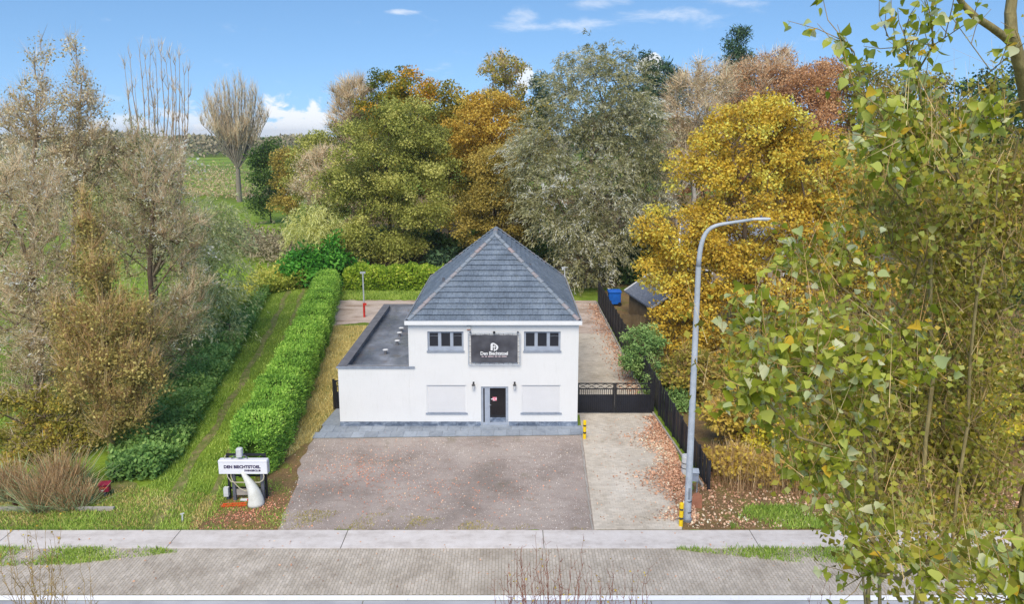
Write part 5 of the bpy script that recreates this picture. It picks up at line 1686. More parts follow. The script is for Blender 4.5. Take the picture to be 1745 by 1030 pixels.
def left_trees():
    lp = lobe_px
    # tall half-bare poplars at far left
    tree('half_bare_poplar', 'tall half-bare tree with scattered brown leaves at the edge of the field', P2(62, 37), [lp(65, 110, 22, 56, 37), lp(75, 190, 40, 70, 37), lp(28, 200, 40, 60, 37), lp(60, 300, 70, 80, 37), lp(115, 230, 30, 60, 37)],
         260, .5, 8000, (.12, .085), 'leaf_willow_pink', 'bark_pink', twigs=4200, twig_len=.9, twig_w=.017, twig_mat='twig', twig_up=.9, uppen=2.6, tip_r=.011, lift=.8, shell=.3)
    tree('half_bare_poplar', 'slender half-bare tree with a thin pointed top beside the willows', P2(132, 38), [lp(127, 105, 14, 52, 38), lp(132, 170, 34, 60, 38), lp(165, 210, 32, 50, 38), lp(140, 270, 60, 60, 38)],
         190, .45, 4200, (.12, .085), 'leaf_willow_pink', 'bark_pink', twigs=3000, twig_len=.8, twig_w=.016, twig_mat='twig', twig_up=.9, uppen=2.8, tip_r=.010, lift=.8, shell=.3)
    # pollard willows along the ditch
    tree('ditch_willow', 'grey-brown leaning willow at the left end of the ditch', P2(55, 33), [lp(40, 330, 70, 70, 33.5, vb=.12), lp(90, 430, 70, 90, 33), lp(20, 520, 60, 90, 32.5), lp(100, 560, 60, 80, 32), lp(60, 640, 56, 70, 31.5, vb=-.12), lp(-40, 420, 60, 110, 33.5)],
         460, .62, 36000, (.17, .042), 'leaf_willow_pink', 'bark_brown', 'willow', uppen=1.8, twigs=12000, twig_len=.9, twig_w=.015, twig_up=.8, droop=.3, shell=.25, tip_r=.010, lean=(.8, 0), vspread=(.2, .2))
    tree('ditch_willow', 'pinkish-grey willow between the olive poplar and the nettles', P2(262, 37.5), [lp(265, 300, 66, 66, 38.5, vb=.06), lp(300, 400, 56, 80, 38), lp(225, 370, 56, 80, 38.5), lp(320, 520, 46, 80, 37, vb=.04), lp(270, 580, 60, 70, 36.5, vb=-.15), lp(215, 260, 50, 46, 39)],
         440, .62, 33000, (.17, .045), 'leaf_willow', 'bark_brown', 'willow', uppen=1.8, twigs=13000, twig_len=1.0, twig_w=.017, twig_up=.8, droop=.3, shell=.25, tip_r=.010, vspread=(.2, .2))
    tree('silver_willow', 'low silvery-green willow at the edge of the grass track', P2(358, 47), [lp(355, 390, 52, 50, 47), lp(370, 460, 46, 60, 46), lp(330, 450, 44, 60, 46.5), lp(375, 530, 34, 50, 45)],
         190, .8, 24000, (.26, .055), 'leaf_willow_green', 'bark_grey', 'willow', vspread=(.18, .18))
    tree('field_willow', 'loose willow with green field showing through behind the ditch', P2(180, 50), [lp(170, 340, 70, 60, 50), lp(120, 300, 60, 50, 51), lp(230, 420, 50, 60, 49)],
         220, .8, 15000, (.26, .05), 'leaf_willow_green', 'bark_dark', 'willow', twigs=5000, twig_len=1.1, twig_w=.022)
    tree('olive_poplar', 'olive-yellow narrow poplar with dense low foliage by the reeds', P2(192, 29.2), [lp(150, 400, 26, 80, 31), lp(172, 480, 44, 60, 30.6), lp(130, 560, 46, 60, 30.4, vb=.03), lp(212, 560, 56, 66, 30), lp(160, 640, 70, 62, 29.6, vb=.04), lp(240, 650, 48, 60, 29.4, vb=-.04), lp(200, 715, 54, 52, 29, vb=-.12)],
         520, .42, 26000, (.125, .08), 'leaf_poplar_olive', 'bark_olive', twigs=9000, twig_len=1.0, twig_w=.014, twig_mat='twig_tawny', twig_up=1.3, uppen=2.6, tip_r=.009, flat=1.0, lift=.7, shell=.2, vspread=(.2, .2))
    tree('elder_bush', 'dark grey-green bush behind the reeds under the willow', P2(95, 30.5), [lp(90, 710, 50, 60, 30), lp(30, 720, 50, 60, 29.6), lp(130, 750, 34, 40, 29.4), lp(70, 780, 60, 34, 28.6)],
         150, .5, 15000, (.14, .085), 'leaf_olive', 'bark_dark', cat='bush', twigs=2500, twig_len=.7, twig_w=.014)
    # far woods on the horizon, one mass
    rg = np.random.default_rng(5)
    n = 45000
    ang = rg.uniform(-.80, .75, n); dist = rg.uniform(470, 600, n)
    hill = 5 + 1.2 * np.sin(ang * 9) + 1.2 * np.sin(ang * 23 + 1) + 1.5 * np.sin(ang * 57)
    pos = np.stack([np.sin(ang) * dist, np.cos(ang) * dist, 1 + rg.random(n) ** .8 * (hill + 6)], 1)
    V, F = leaf_quads(pos, rg.normal(size=(n, 3)) + [0, 0, .5], rg.normal(size=(n, 3)) + [0, 0, 1], rg.uniform(1.8, 3.2, n), rg.uniform(1.2, 2.2, n))
    V[:, 2] = np.maximum(V[:, 2], 0.3)
    o = link('far_wood', np_mesh('far_wood', V, F, 'far_wood', np.repeat(np.clip(rg.normal(.5, .2, n), 0, 1), 4)))
    tag(o, 'brownish far woods along the horizon beyond the fields', 'wood', kind='stuff')
    # nearer field hedgerow, brown and bare
    n = 26000
    t = rg.random(n)
    pos = np.stack([-150 + 118 * t + rg.normal(0, 3, n), 175 - 20 * t + rg.normal(0, 3, n), rg.random(n) ** 1.1 * (5 + 2.5 * np.sin(t * 30) + 2 * np.sin(t * 71))], 1)
    V, F = leaf_quads(pos, rg.normal(size=(n, 3)) + [0, 0, .6], rg.normal(size=(n, 3)), rg.uniform(.3, .9, n), rg.uniform(.08, .2, n))
    o = link('field_hedgerow', np_mesh('field_hedgerow', V, F, 'twig', np.repeat(np.clip(rg.normal(.4, .2, n), 0, 1), 4)))
    tag(o, 'bare brown hedgerow along the far field', 'hedgerow', kind='stuff')
def hedge(name, label, path, width, height, nleaf, leaf, mat, seed, top_round=.25, cat='hedge'):
    rg = np.random.default_rng(seed)
    H = empty(name, (path[0][0], path[0][1], 0), label, cat)
    P = np.array(path, float); O = P[0].copy()
    seg = np.linalg.norm(np.diff(P, axis=0), axis=1); cum = np.concatenate([[0], np.cumsum(seg)]); Lt = cum[-1]
    def point(s):
        i = np.clip(np.searchsorted(cum, s, side='right') - 1, 0, len(seg) - 1)
        u = ((s - cum[i]) / seg[i])[:, None]
        d = (P[i + 1] - P[i]) / seg[i][:, None]
        return P[i] * (1 - u) + P[i + 1] * u, d
    # perimeter: left side up, top, right side down; more leaves at the near end
    s = rg.random(nleaf) ** 1.25 * Lt
    c, d = point(s)
    side = np.stack([d[:, 1], -d[:, 0]], 1)
    lump = 1 + .10 * np.sin(s * 2.1 + 1) + .08 * np.sin(s * 5.3) + .05 * np.sin(s * 11.7)
    hh = height * (1 + .06 * np.sin(s * 1.3) + .05 * np.sin(s * 4.1 + 2)); hw = width / 2 * lump
    endt = np.clip(np.minimum(s, Lt - s) / (width * .6), 0, 1) ** .5
    hw = hw * (.25 + .75 * endt); hh = hh * (.75 + .25 * endt)
    u = rg.random(nleaf) * (2 * hh + 2 * hw)
    on_l = u < hh; on_r = u > hh + 2 * hw
    off = np.where(on_l, -hw, np.where(on_r, hw, u - hh - hw))
    z = np.where(on_l, u, np.where(on_r, 2 * hh + 2 * hw - u, hh))
    rnd = np.clip((z / hh - .75) / .25, 0, 1); off = off * (1 - top_round * rnd ** 2 * np.abs(off) / hw)
    z = z - np.where(~(on_l | on_r), (np.abs(off) / hw) ** 2 * top_round * .6 * height * .3, 0)
    dep = rg.random(nleaf) ** 2 * .22
    nout = np.stack([np.where(on_l, -1, np.where(on_r, 1, 0)), np.where(~(on_l | on_r), 1.0, .15)], 1)
    pos = np.concatenate([c + side * off[:, None], z[:, None]], 1)
    nv = np.concatenate([side * nout[:, :1], nout[:, 1:2]], 1); nv = nrm(nv)
    pos = pos - nv * dep[:, None] + rg.normal(0, .05, (nleaf, 3))
    pos[:, 2] = np.maximum(pos[:, 2], .03)
    axis = rg.normal(0, .6, (nleaf, 3)) + nv * .55 + np.array([0, 0, .55])
    nor = rg.normal(0, .6, (nleaf, 3)) + nv * .9 + np.array([0, 0, .3])
    k = rg.uniform(.7, 1.3, nleaf)
    V, F = leaf_quads(pos, axis, nor, leaf[0] * k, leaf[1] * k)
    V[:, :2] -= O
    pat = .10 * np.sin(pos[:, 0] * 2.3 + pos[:, 2] * 3.1) + .10 * np.sin(pos[:, 1] * 1.9 + pos[:, 2] * 2.3)
    v = np.clip(.5 + pat + rg.normal(0, .17, nleaf), 0, 1)
    link('foliage', np_mesh('foliage', V, F, mat, np.repeat(v, 4)), H)
    # woody core
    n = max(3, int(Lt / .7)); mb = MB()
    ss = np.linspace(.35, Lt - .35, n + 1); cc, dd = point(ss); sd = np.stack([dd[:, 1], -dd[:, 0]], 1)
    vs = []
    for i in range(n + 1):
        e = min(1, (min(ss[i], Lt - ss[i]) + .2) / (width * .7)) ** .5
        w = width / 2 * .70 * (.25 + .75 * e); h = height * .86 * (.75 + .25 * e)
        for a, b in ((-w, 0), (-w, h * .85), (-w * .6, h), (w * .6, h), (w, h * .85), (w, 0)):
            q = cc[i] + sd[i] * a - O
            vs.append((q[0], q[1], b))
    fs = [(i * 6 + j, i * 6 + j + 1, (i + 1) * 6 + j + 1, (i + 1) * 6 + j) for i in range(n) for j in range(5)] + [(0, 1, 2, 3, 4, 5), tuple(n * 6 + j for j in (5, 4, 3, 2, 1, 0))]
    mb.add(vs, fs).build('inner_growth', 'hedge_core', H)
    return H
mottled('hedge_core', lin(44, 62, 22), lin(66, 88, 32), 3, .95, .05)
def scatter(name, label, cat, n, sampler, ln, wd, mat, seed, up=.6, kind='stuff', clump=0, tilt=.5, vmean=.5, vsd=.2, zmax=0., parent=None):
    """leaf-card ground cover: sampler(rg, n) -> (n,3) positions"""
    rg = np.random.default_rng(seed)
    pos = sampler(rg, n); n = len(pos)
    axis = rg.normal(0, 1, (n, 3)) + np.array([0, 0, up]); nor = rg.normal(0, tilt, (n, 3)) + np.array([0, 0, 1])
    k = rg.uniform(.6, 1.4, n)
    V, F = leaf_quads(pos, axis, nor, ln * k, wd * k)
    v = np.clip(vmean + rg.normal(0, vsd, n) + .12 * np.sin(pos[:, 0] * 1.3) + .12 * np.sin(pos[:, 1] * 1.1 + 1), 0, 1)
    o = link(name, np_mesh(name, V, F, mat, np.repeat(v, 4)), parent)
    return tag(o, label, cat, None, kind)
def blades(name, label, n, sampler, h, w, mat, seed, lean=.35, vmean=.5, cat='grass', curve=0.0):
    rg = np.random.default_rng(seed)
    pos = sampler(rg, n); n = len(pos)
    hh = h * rg.uniform(.5, 1.4, n)
    a = rg.uniform(0, 2 * np.pi, n)
    side = np.stack([np.cos(a), np.sin(a), np.zeros(n)], 1) * (w * rg.uniform(.7, 1.3, n) / 2)[:, None]
    ld = np.concatenate([rg.normal(0, lean, (n, 2)), np.ones((n, 1))], 1)
    tip = pos + ld * hh[:, None] + np.concatenate([rg.normal(0, lean, (n, 2)) * hh[:, None] * .6, np.zeros((n, 1))], 1)
    tip[:, 2] -= curve * hh
    V = np.stack([pos - side, pos + side, tip + side * .25, tip - side * .25], 1).reshape(-1, 3)
    F = np.arange(n * 4).reshape(-1, 4)
    v = np.clip(vmean + rg.normal(0, .18, n) + .15 * np.sin(pos[:, 0] * 1.7) * np.sin(pos[:, 1] * 1.3), 0, 1)
    o = link(name, np_mesh(name, V, F, mat, np.repeat(v, 4)))
    return tag(o, label, cat, None, 'stuff')
def in_poly(poly):
    P = np.array(poly)
    def f(x, y):
        inside = np.zeros(len(x), bool); j = len(P) - 1
        for i in range(len(P)):
            c = ((P[i, 1] > y) != (P[j, 1] > y)) & (x < (P[j, 0] - P[i, 0]) * (y - P[i, 1]) / (P[j, 1] - P[i, 1] + 1e-12) + P[i, 0])
            inside ^= c; j = i
        return inside
    return f
def poly_sampler(poly, z=0.0, near=0.0, dens=None):
    P = np.array(poly); f = in_poly(poly)
    def s(rg, n):
        m = n * 4
        x = rg.uniform(P[:, 0].min(), P[:, 0].max(), m)
        u = rg.random(m) ** (1 + near)
        y = P[:, 1].min() + u * (P[:, 1].max() - P[:, 1].min())
        k = f(x, y)
        if dens is not None: k &= rg.random(m) < dens(x, y)
        x, y = x[k][:n], y[k][:n]
        return np.stack([x, y, np.full(len(x), z)], 1)
    return s
def wob(x, y, s=1.0, o=0.0):
    return .5 + .25 * np.sin(x * 1.9 * s + 1.3 * np.sin(y * 1.1 * s + o) + o) + .25 * np.sin(y * 2.3 * s + 1.7 * np.sin(x * .9 * s) + 2 * o)
def near_cover():
    # hedge beside the track, back hedge, conifer shrub
    hedge('thuja_hedge', 'long bright green clipped conifer hedge beside the grass track', [(-10.75, 26.9), (-11.7, 34), (-13.6, 46), (-16.6, 62.0)], 1.95, 2.05, 88000, (.122, .054), 'leaf_hedge', 41)
    hedge('laurel_hedge', 'yellow-green leafy hedge closing the back of the yard', [(-15.2, 62.6), (-5, 62.4), (1.5, 62.2)], 1.6, 2.1, 15000, (.26, .17), 'leaf_backhedge', 42)
    tree('conifer_shrub', 'fresh green feathery conifer leaning over the driveway kerb', (8.6, 38.5), [lobe_px(1098, 580, 34, 30, 38.5, vb=.05), lobe_px(1085, 615, 26, 26, 37.8), lobe_px(1130, 655, 26, 40, 36), lobe_px(1150, 690, 30, 26, 34.5)],
         110, .45, 15000, (.17, .06), 'leaf_conifer', 'bark_dark', flat=.6, cat='shrub')
    # nettles and brambles along the ditch
    bank = [(-14.6, 26.6), (-16.4, 26.4), (-18.8, 31), (-21.5, 42), (-26, 62), (-22.0, 63), (-18.2, 46), (-15.7, 34), (-14.5, 29)]
    def hz(rg, n):
        p = poly_sampler(bank, 0, .6)(rg, n)
        p[:, 2] = .05 + rg.random(len(p)) ** .7 * (.35 + .75 * wob(p[:, 0], p[:, 1], 1.2))
        return p
    scatter('nettles', 'dense green nettles on the bank between willows and track', 'nettles', 32000, hz, .18, .11, 'leaf_nettle', 51)
    br = [(-22.5, 46), (-25, 68), (-19, 70), (-18.6, 63.5), (-21.8, 60), (-20.5, 47)]
    def hb(rg, n):
        p = poly_sampler(br, 0, 0)(rg, n)
        p[:, 2] = .05 + rg.random(len(p)) ** .7 * (.5 + 1.3 * wob(p[:, 0], p[:, 1], .9, 2))
        return p
    scatter('brambles', 'yellow-green bramble tangle at the far bend of the track', 'brambles', 16000, hb, .24, .15, 'leaf_bramble', 52)
    # reeds: separate clumps
    for i, (px, py, h, n, lab) in enumerate(((78, 864, 1.1, 800, 'tall dry reed clump with bleached stems beside the culvert pipe'), (124, 862, .85, 700, 'straw-coloured arching reed clump next to the crimson letterbox'), (15, 846, 1.1, 700, 'green and straw reed clump left of the culvert pipe'), (108, 838, 1.35, 700, 'grey-green reed clump behind the straw reeds'))):
        p = at(px, py); r_ = .58
        rg = np.random.default_rng(60 + i)
        def smp(rg, n, p=p, r_=r_):
            a = rg.uniform(0, 6.28, n); q = r_ * np.sqrt(rg.random(n))
            return np.stack([np.cos(a) * q * 1.2, np.sin(a) * q, np.zeros(n)], 1)
        T = empty('reed_clump', (p.x, p.y, 0), lab, 'reeds', 'reed clumps at the ditch')
        o = blades('stems', None, n, smp, h, .035, 'reed', 60 + i, .26, .45, curve=.06)
        o.parent = T; del o['category']; 
        o = blades('leaves', None, n // 2, lambda rg, n, s=smp: s(rg, n) * 1.1, h * .95, .045, 'reed_green', 80 + i, .5, .5, curve=.25)
        o.parent = T; del o['category']
    # grass
    verge = [(-24, 23.02), (-11.3, 23.02), (-10.9, 26), (-12.2, 27.5), (-13, 36), (-15.2, 47), (-18, 62), (-21.6, 63), (-18.3, 46), (-15.6, 33), (-14.6, 26.4), (-16.2, 24.9), (-24, 24.3)]
    def rutgap(x, y):
        c1 = np.abs(x - (-13.2 + (y - 24.4) * -.192 + .38 * np.sin((y - 24.4) / 38.6 * 3.1))); c2 = np.abs(x - (-11.7 + (y - 24.6) * -.198 + .38 * np.sin((y - 24.6) / 38.4 * 3.1)))
        return np.where((c1 < .25) | (c2 < .22), .12, 1.0) * (.15 + .85 * wob(x, y, .8)) * np.where(y < 25.2, .55, 1.0)
    blades('track_grass', 'green grass of the track and verge with worn wheel ruts', 52000, poly_sampler(verge, 0, 1.0, rutgap), .11, .035, 'grass_blade', 71)
    blades('verge_dry_grass', 'straw-coloured dry grass in the verge left of the sign', 9000, poly_sampler([(-24, 23.02), (-11.3, 23.02), (-11.4, 25.4), (-15.6, 26.2), (-24, 25)], .005, 0, lambda x, y: wob(x, y, 1.1, 1.0)), .09, .03, 'grass_dry', 79, vmean=.5)
    blades('field_grass', 'bright green grass of the meadow beyond the willows', 16000, poly_sampler([(-40, 27), (-20, 29), (-24, 60), (-48, 60)], 0, .5), .16, .06, 'grass_blade', 72, vmean=.65)
    blades('strip_grass', 'grass growing over the pavers near the road at the bare shrub', 9000, poly_sampler([(-24, 20.6), (-14.6, 20.9), (-11.3, 21.6), (-12.2, 21.9), (-24, 21.9)], .03, 0, lambda x, y: np.clip(wob(x, y, 1.1) * 1.3 - .1, 0, 1)), .10, .03, 'grass_blade', 73, vmean=.55)
    blades('strip_grass', 'grass tufts between the cycle path and pavers under the poplar', 7000, poly_sampler([(5.6, 21.75), (9.5, 21.0), (18, 20.8), (18, 21.88), (5.6, 21.88)], .03, 0, lambda x, y: wob(x, y, 1.3)), .11, .03, 'grass_blade', 74, vmean=.45)
    blades('verge_grass', 'green grass patch right of the lamp post along the cycle path', 12000, poly_sampler([(7.8, 23.05), (9, 24.6), (14, 24.6), (24, 24.2), (24, 23.05)], .01, 0, lambda x, y: np.clip(wob(x, y, 1.0) * 1.4 - .1, 0, 1)), .16, .035, 'grass_blade', 75, vmean=.45)
    blades('lot_edge_grass', 'thin olive grass along the front edge of the gravel lot', 2600, poly_sampler([(-10.5, 23.0), (-8, 24.4), (-5, 24.1), (-2, 23.7), (2.7, 23.1), (2.7, 23.0)], .016, 0, lambda x, y: np.clip(wob(x, y, 1.6) * 1.2 - .35, 0, 1)), .05, .03, 'grass_dry', 76, vmean=.05)
    blades('sign_grass', 'short grass tufts in the leaf litter around the sign', 2600, poly_sampler([(-11.8, 23.05), (-8.2, 23.05), (-8.7, 25.5), (-9.6, 28.5), (-11.3, 26)], .01, 0, lambda x, y: np.clip(wob(x, y, 1.5) * 1.5 - .5, 0, 1)), .07, .025, 'grass_blade', 83, vmean=.5)
    blades('yard_grass', 'dry yellow grass between hedge and extension', 16000, poly_sampler([(-10.2, 27.6), (-9.3, 30.5), (-9.1, 34.3), (-8.45, 34.4), (-8.45, 50.2), (-14.0, 49.8), (-12.2, 40), (-10.8, 31)], .01, .4), .15, .035, 'grass_dry', 77)
    blades('back_lawn', 'green lawn strip in front of the back hedge', 14000, poly_sampler([(-15.6, 58.5), (-7, 58.6), (3, 59.1), (3, 61.8), (-15.8, 62)], .01), .16, .05, 'grass_blade', 78, vmean=.55)
    # fallen leaves and stones
    def patch(cx, cy, sx, sy, z):
        return lambda rg, n: np.stack([rg.normal(cx, sx, n), rg.normal(cy, sy, n), z + rg.random(n) * .02], 1)
    def drive_lit(rg, n):
        y = rg.uniform(23.6, 33.2, n); c = 6.25 + (y - 23) * .085
        x = c + .55 - np.abs(rg.normal(0, .62 + .25 * np.sin(y * 1.7), n))
        k = x < 7.62 - (y - 26) * .062
        return np.stack([x, y, np.full(n, .042) + rg.random(n) * .03], 1)[k]
    scatter('fallen_leaves', 'thick brown fallen leaves along the driveway fence', 'leaves', 9000, drive_lit, .095, .07, 'fallen_leaf', 91, up=0, tilt=.35)
    scatter('fallen_leaves', 'scattered reddish leaves on the gravel lot', 'leaves', 1900, lambda rg, n: np.concatenate([patch(-6.4, 27.6, 1.4, 1.1, .022)(rg, n // 2), patch(-3, 25.6, 2.4, .9, .022)(rg, n // 4), poly_sampler([(-8.2, 23.1), (2.8, 23.1), (3.1, 30.6), (-9, 30.4)], .022)(rg, n // 4)]), .06, .045, 'fallen_red', 92, up=0, tilt=.3, vmean=.6)
    scatter('fallen_leaves', 'orange-brown leaf litter on the ground around the sign', 'leaves', 1700, lambda rg, n: np.concatenate([patch(-9.9, 24.3, .75, .55, .012)(rg, n // 2), poly_sampler([(-12, 23.05), (-8.2, 23.05), (-8.6, 25.5), (-11.2, 25.4)], .012)(rg, n // 2)]), .06, .042, 'fallen_red', 93, up=0, tilt=.4, vmean=.42)
    scatter('fallen_leaves', 'pale leaf litter behind the lamp post under the thicket', 'leaves', 7000, poly_sampler([(6.3, 23.1), (7.2, 25.6), (8.1, 27.4), (20, 28), (20, 24), (10, 23.1)], .015), .10, .07, 'fallen_leaf', 94, up=.1, tilt=.5, vmean=.6)
    scatter('fallen_leaves', 'leaves drifted on the rear drive beyond the gate', 'leaves', 2600, lambda rg, n: np.stack([7.05 - np.abs(rg.normal(0, .55, n)), rg.uniform(34, 57, n), np.full(n, .045)], 1), .11, .08, 'fallen_leaf', 95, up=0, tilt=.3, vmean=.35)
    scatter('fallen_leaves', 'few leaves scattered over the driveway and paved strip', 'leaves', 700, lambda rg, n: np.concatenate([poly_sampler([(3.1, 23.1), (6.1, 23.1), (6.8, 33), (3.4, 33)], .04)(rg, n // 2), poly_sampler([(-22, 19.5), (12, 19.5), (12, 22.9), (-22, 22.9)], .05)(rg, n // 2)]), .07, .05, 'fallen_leaf', 96, up=0, tilt=.3)
    scatter('stone_chips', 'pale stone chips scattered over the gravel lot', 'gravel', 9000, poly_sampler([(-8.4, 23.0), (2.84, 23.0), (3.2, 30.9), (-9.2, 30.6), (-8.8, 26)], .02), .03, .026, 'pebble', 97, up=.3, tilt=.6)
    # thicket right of the fence: dry canes and yellowing shrubs
    canes = [(8.2, 25.6), (8.4, 27.6), (16, 28), (20, 27), (20, 25.4), (12, 25.0)]
    blades('cane_thicket', 'thicket of dry brown upright canes behind the lamp post', 2600, poly_sampler(canes, 0), .95, .028, 'reed', 101, .14, .3, 'canes')
    for i, (px, Y, tp, hw, m, lab) in enumerate(((1250, 27.2, 770, 44, 'leaf_thicket', 'low tan tangle of twigs at the end of the dark fence'), (1345, 26.8, 790, 56, 'leaf_thicket', 'low tangled shrub among the dry canes'), (1440, 27, 770, 60, 'leaf_olive', 'low olive shrub behind the grass patch'), (1255, 29.5, 660, 50, 'leaf_thicket', 'yellow-brown shrub behind the dark fence and lamp post'), (1330, 28.5, 700, 60, 'leaf_yellow_bush', 'yellow-leaved shrub above the dry canes'), (1420, 29, 640, 70, 'leaf_thicket', 'tan shrub in the thicket behind the poplar'),
                                       (1520, 30, 600, 80, 'leaf_olive', 'olive shrub behind the middle of the poplar'), (1630, 29, 600, 80, 'leaf_yellow_bush', 'yellow-green shrub behind the poplar stems'), (1740, 30, 560, 80, 'leaf_olive', 'dark olive shrub at the end of the thicket'),
                                       (1560, 40, 420, 90, 'leaf_thicket', 'tall tan bush in front of the pale garden house'), (1470, 44, 380, 70, 'leaf_olive', 'tall olive bush between golden maple and poplar'), (1690, 46, 380, 90, 'leaf_dark', 'dark green bush beside the pale garden house'),
                                       (1245, 34.5, 590, 70, 'leaf_ochre', 'ochre shrub under the golden maple behind the fence'), (1320, 36, 560, 70, 'leaf_thicket', 'tan shrub under the golden maple'), (1410, 37, 550, 70, 'leaf_ochre', 'ochre shrub beside the silver car'), (1180, 35.5, 590, 50, 'leaf_olive', 'olive shrub between the conifer and the ochre shrub'))):
        b = P2(px, Y); zt = atY(px, tp, Y).z; r_ = hw / FPX * Y
        tree('thicket_shrub', lab, b, [(b[0], Y, zt * .6, r_, r_ * .7, zt * .4, 0, 1), (b[0] + r_ * .4, Y - .3, zt * .4, r_ * .9, r_ * .6, zt * .38, 0, 1), (b[0] - r_ * .4, Y + .2, zt * .45, r_ * .8, r_ * .6, zt * .36, 0, 1)],
             90, .46, 6000, (.17, .115), m, 'bark_brown', cat='shrub', twigs=1800, twig_len=.7, twig_w=.016, twig_mat='twig_tawny', tip_r=.008, uppen=2.0, group='shrubs of the roadside thicket')
back_trees(); mid_left(); left_trees(); near_cover()

# ================================================================== foreground: poplar crown near the camera and bare shrubs by the road
def leaf_shape(k):
    """rounded triangular poplar leaf, base at origin, along +Y, about 1 long, cupped"""
    rg = np.random.default_rng(200 + k)
    out = [(0, 0), (.26, -.03), (.54, .14), (.50, .34), (.30, .60), (.10, .84), (0, 1.0), (-.10, .84), (-.32, .62), (-.48, .36), (-.55, .16), (-.28, -.03)]
    out = [(x * rg.uniform(.85, 1.15), y + rg.uniform(-.03, .03)) for x, y in out]
    sx = rg.uniform(.85, 1.1); cup = rg.uniform(-.3, .5); bend = rg.uniform(-.45, .25); tw = rg.uniform(-.45, .45)
    V = []
    for x, y in out:
        V.append((x * sx, y, cup * abs(x) * 1.2 + bend * y * y + tw * x * y))
    for y in (.25, .6):
        V.append((0, y, bend * y * y - .02))
    F = [(0, 1, 2, 12), (12, 2, 3, 13), (13, 3, 4, 5), (13, 5, 6, 7), (13, 7, 8, 9), (12, 13, 9, 10), (0, 12, 10, 11)]
    # stalk
    b = len(V)
    V += [(-.012, 0, 0), (.012, 0, 0), (.012, -.55, .05), (-.012, -.55, .05)]
    F.append((b, b + 1, b + 2, b + 3))
    return np.array(V, float), F
SHAPES = [leaf_shape(k) for k in range(6)]
def poplar():
    rg = np.random.default_rng(77)
    bx, by = 6.3, 7.8
    T = empty('poplar_tree', (bx, by, 0), 'tall poplar with large yellow-green leaves close to the camera beside the road', 'tree')
    b = np.array([bx, by, 0.])
    lp = lobe_px
    #            px    py   hx   hy   Y    depth
    lobes = [lp(1590, 240, 150, 100, 6.4, .8, 0, 1.0), lp(1480, 200, 66, 80, 5.6, .4, 0, .7), lp(1560, 390, 150, 100, 7.2, .9, 0, .7), lp(1430, 440, 90, 60, 6.2, .5, 0, .5), lp(1320, 590, 120, 110, 5.3, .6, 0, 1.2), lp(1270, 680, 70, 70, 5.0, .4, 0, .6), lp(1470, 640, 150, 120, 5.8, .7, 0, 1.1),
             lp(1640, 560, 110, 160, 8.2, .9, 0, .8), lp(1400, 770, 120, 90, 5.6, .6, 0, .8), lp(1600, 800, 150, 130, 8.4, .9, 0, 1.1), lp(1500, 960, 110, 80, 5.8, .5, 0, .8), lp(1690, 970, 120, 80, 4.3, .5, 0, 1.2), lp(1590, 60, 160, 80, 6.2, .6, 0, .6), lp(1720, 300, 90, 200, 8.6, .8, 0, .8), lp(1620, 400, 140, 220, 9.0, .8, 0, 1.3), lp(1520, 720, 150, 200, 9.0, .8, 0, 1.3)]
    ns = 620
    cl, w, vb, out = sample_lobes(lobes, ns, rg, .15)
    LY = np.array(lobes)[w, 1]
    cl = cl - b
    trunk = [(0.05 * math.sin(i), .05 * math.cos(i * 1.7), -.2 + i * .85) for i in range(20)]
    more = []
    for px, yy, zt in ((1490, 8.4, 12.6), (1555, 9.2, 13.4), (1600, 8.0, 13.4), (1650, 8.8, 13.8), (1690, 7.6, 13.8), (1725, 8.6, 14.0), (1525, 7.6, 11.8)):
        tx = (px - PX) / FPX * yy; x0 = bx - .9 + rg.uniform(-.5, .5); y0 = by + rg.uniform(-.4, .8)
        n = 18; pts = []
        for i in range(n + 1):
            t = i / n
            pts.append((x0 + (tx - x0) * t ** .55 - bx + .05 * math.sin(i * 1.9 + px), y0 + (yy - y0) * t ** .6 - by + .05 * math.cos(i * 1.3 + px), -.2 + (zt + .2) * t))
        more.append(pts)
    nthin = len(more)
    V3 = lambda px, py, Y: tuple(np.array(atY(px, py, Y)) - b)
    top = [(.02, 0, 12.4), V3(1790, 300, 7.2), V3(1752, 180, 6.8), V3(1738, 110, 6.6), V3(1724, 60, 6.5), V3(1722, 20, 6.5), V3(1728, -30, 6.5)]
    arm = [V3(1732, 80, 6.55), V3(1712, 62, 6.5), V3(1690, 46, 6.4), V3(1662, 28, 6.3), V3(1640, 6, 6.3), V3(1625, -20, 6.2)]
    more += [top, arm]
    A, par, rad, tipn = skeleton(cl, trunk, rg, uppen=2.6, seg=.35, wig=.16, tip_r=.0042, expo=.46, lift=.9, more=more)
    nt = len(trunk)
    rad[:nt] = np.maximum(rad[:nt], np.linspace(.17, .05, nt)); rad[0] = .22
    k = nt
    for mi, m in enumerate(more):
        if mi >= nthin:
            rad[k:k + len(m)] = np.linspace(.075, .042, len(m)) if mi == nthin else np.linspace(.04, .022, len(m)); k += len(m); continue
        rad[k:k + len(m)] = np.clip(rad[k:k + len(m)], np.linspace(.03, .008, len(m)), np.linspace(.04, .02, len(m))); k += len(m)
    V, F = tubes(A, par, rad, 7, .006)
    tr = link('trunk', np_mesh('trunk', V, F, 'bark_olive'), T); tr.data.shade_smooth()
    # shoots: fine yellowish twigs from every tip, each with its leaves
    nsh = ns * 4
    src = rg.choice(tipn, nsh)
    u = rg.random(nsh)[:, None]
    st = A[par[src]] * (1 - u) + A[src] * u
    d = nrm(rg.normal(0, .5, (nsh, 3)) + nrm(A[src] - A[par[src]]) * .5 + np.array([-.25, -.1, .75]))
    ln = rg.uniform(.2, .55, nsh)
    mb = MB()
    ends = []
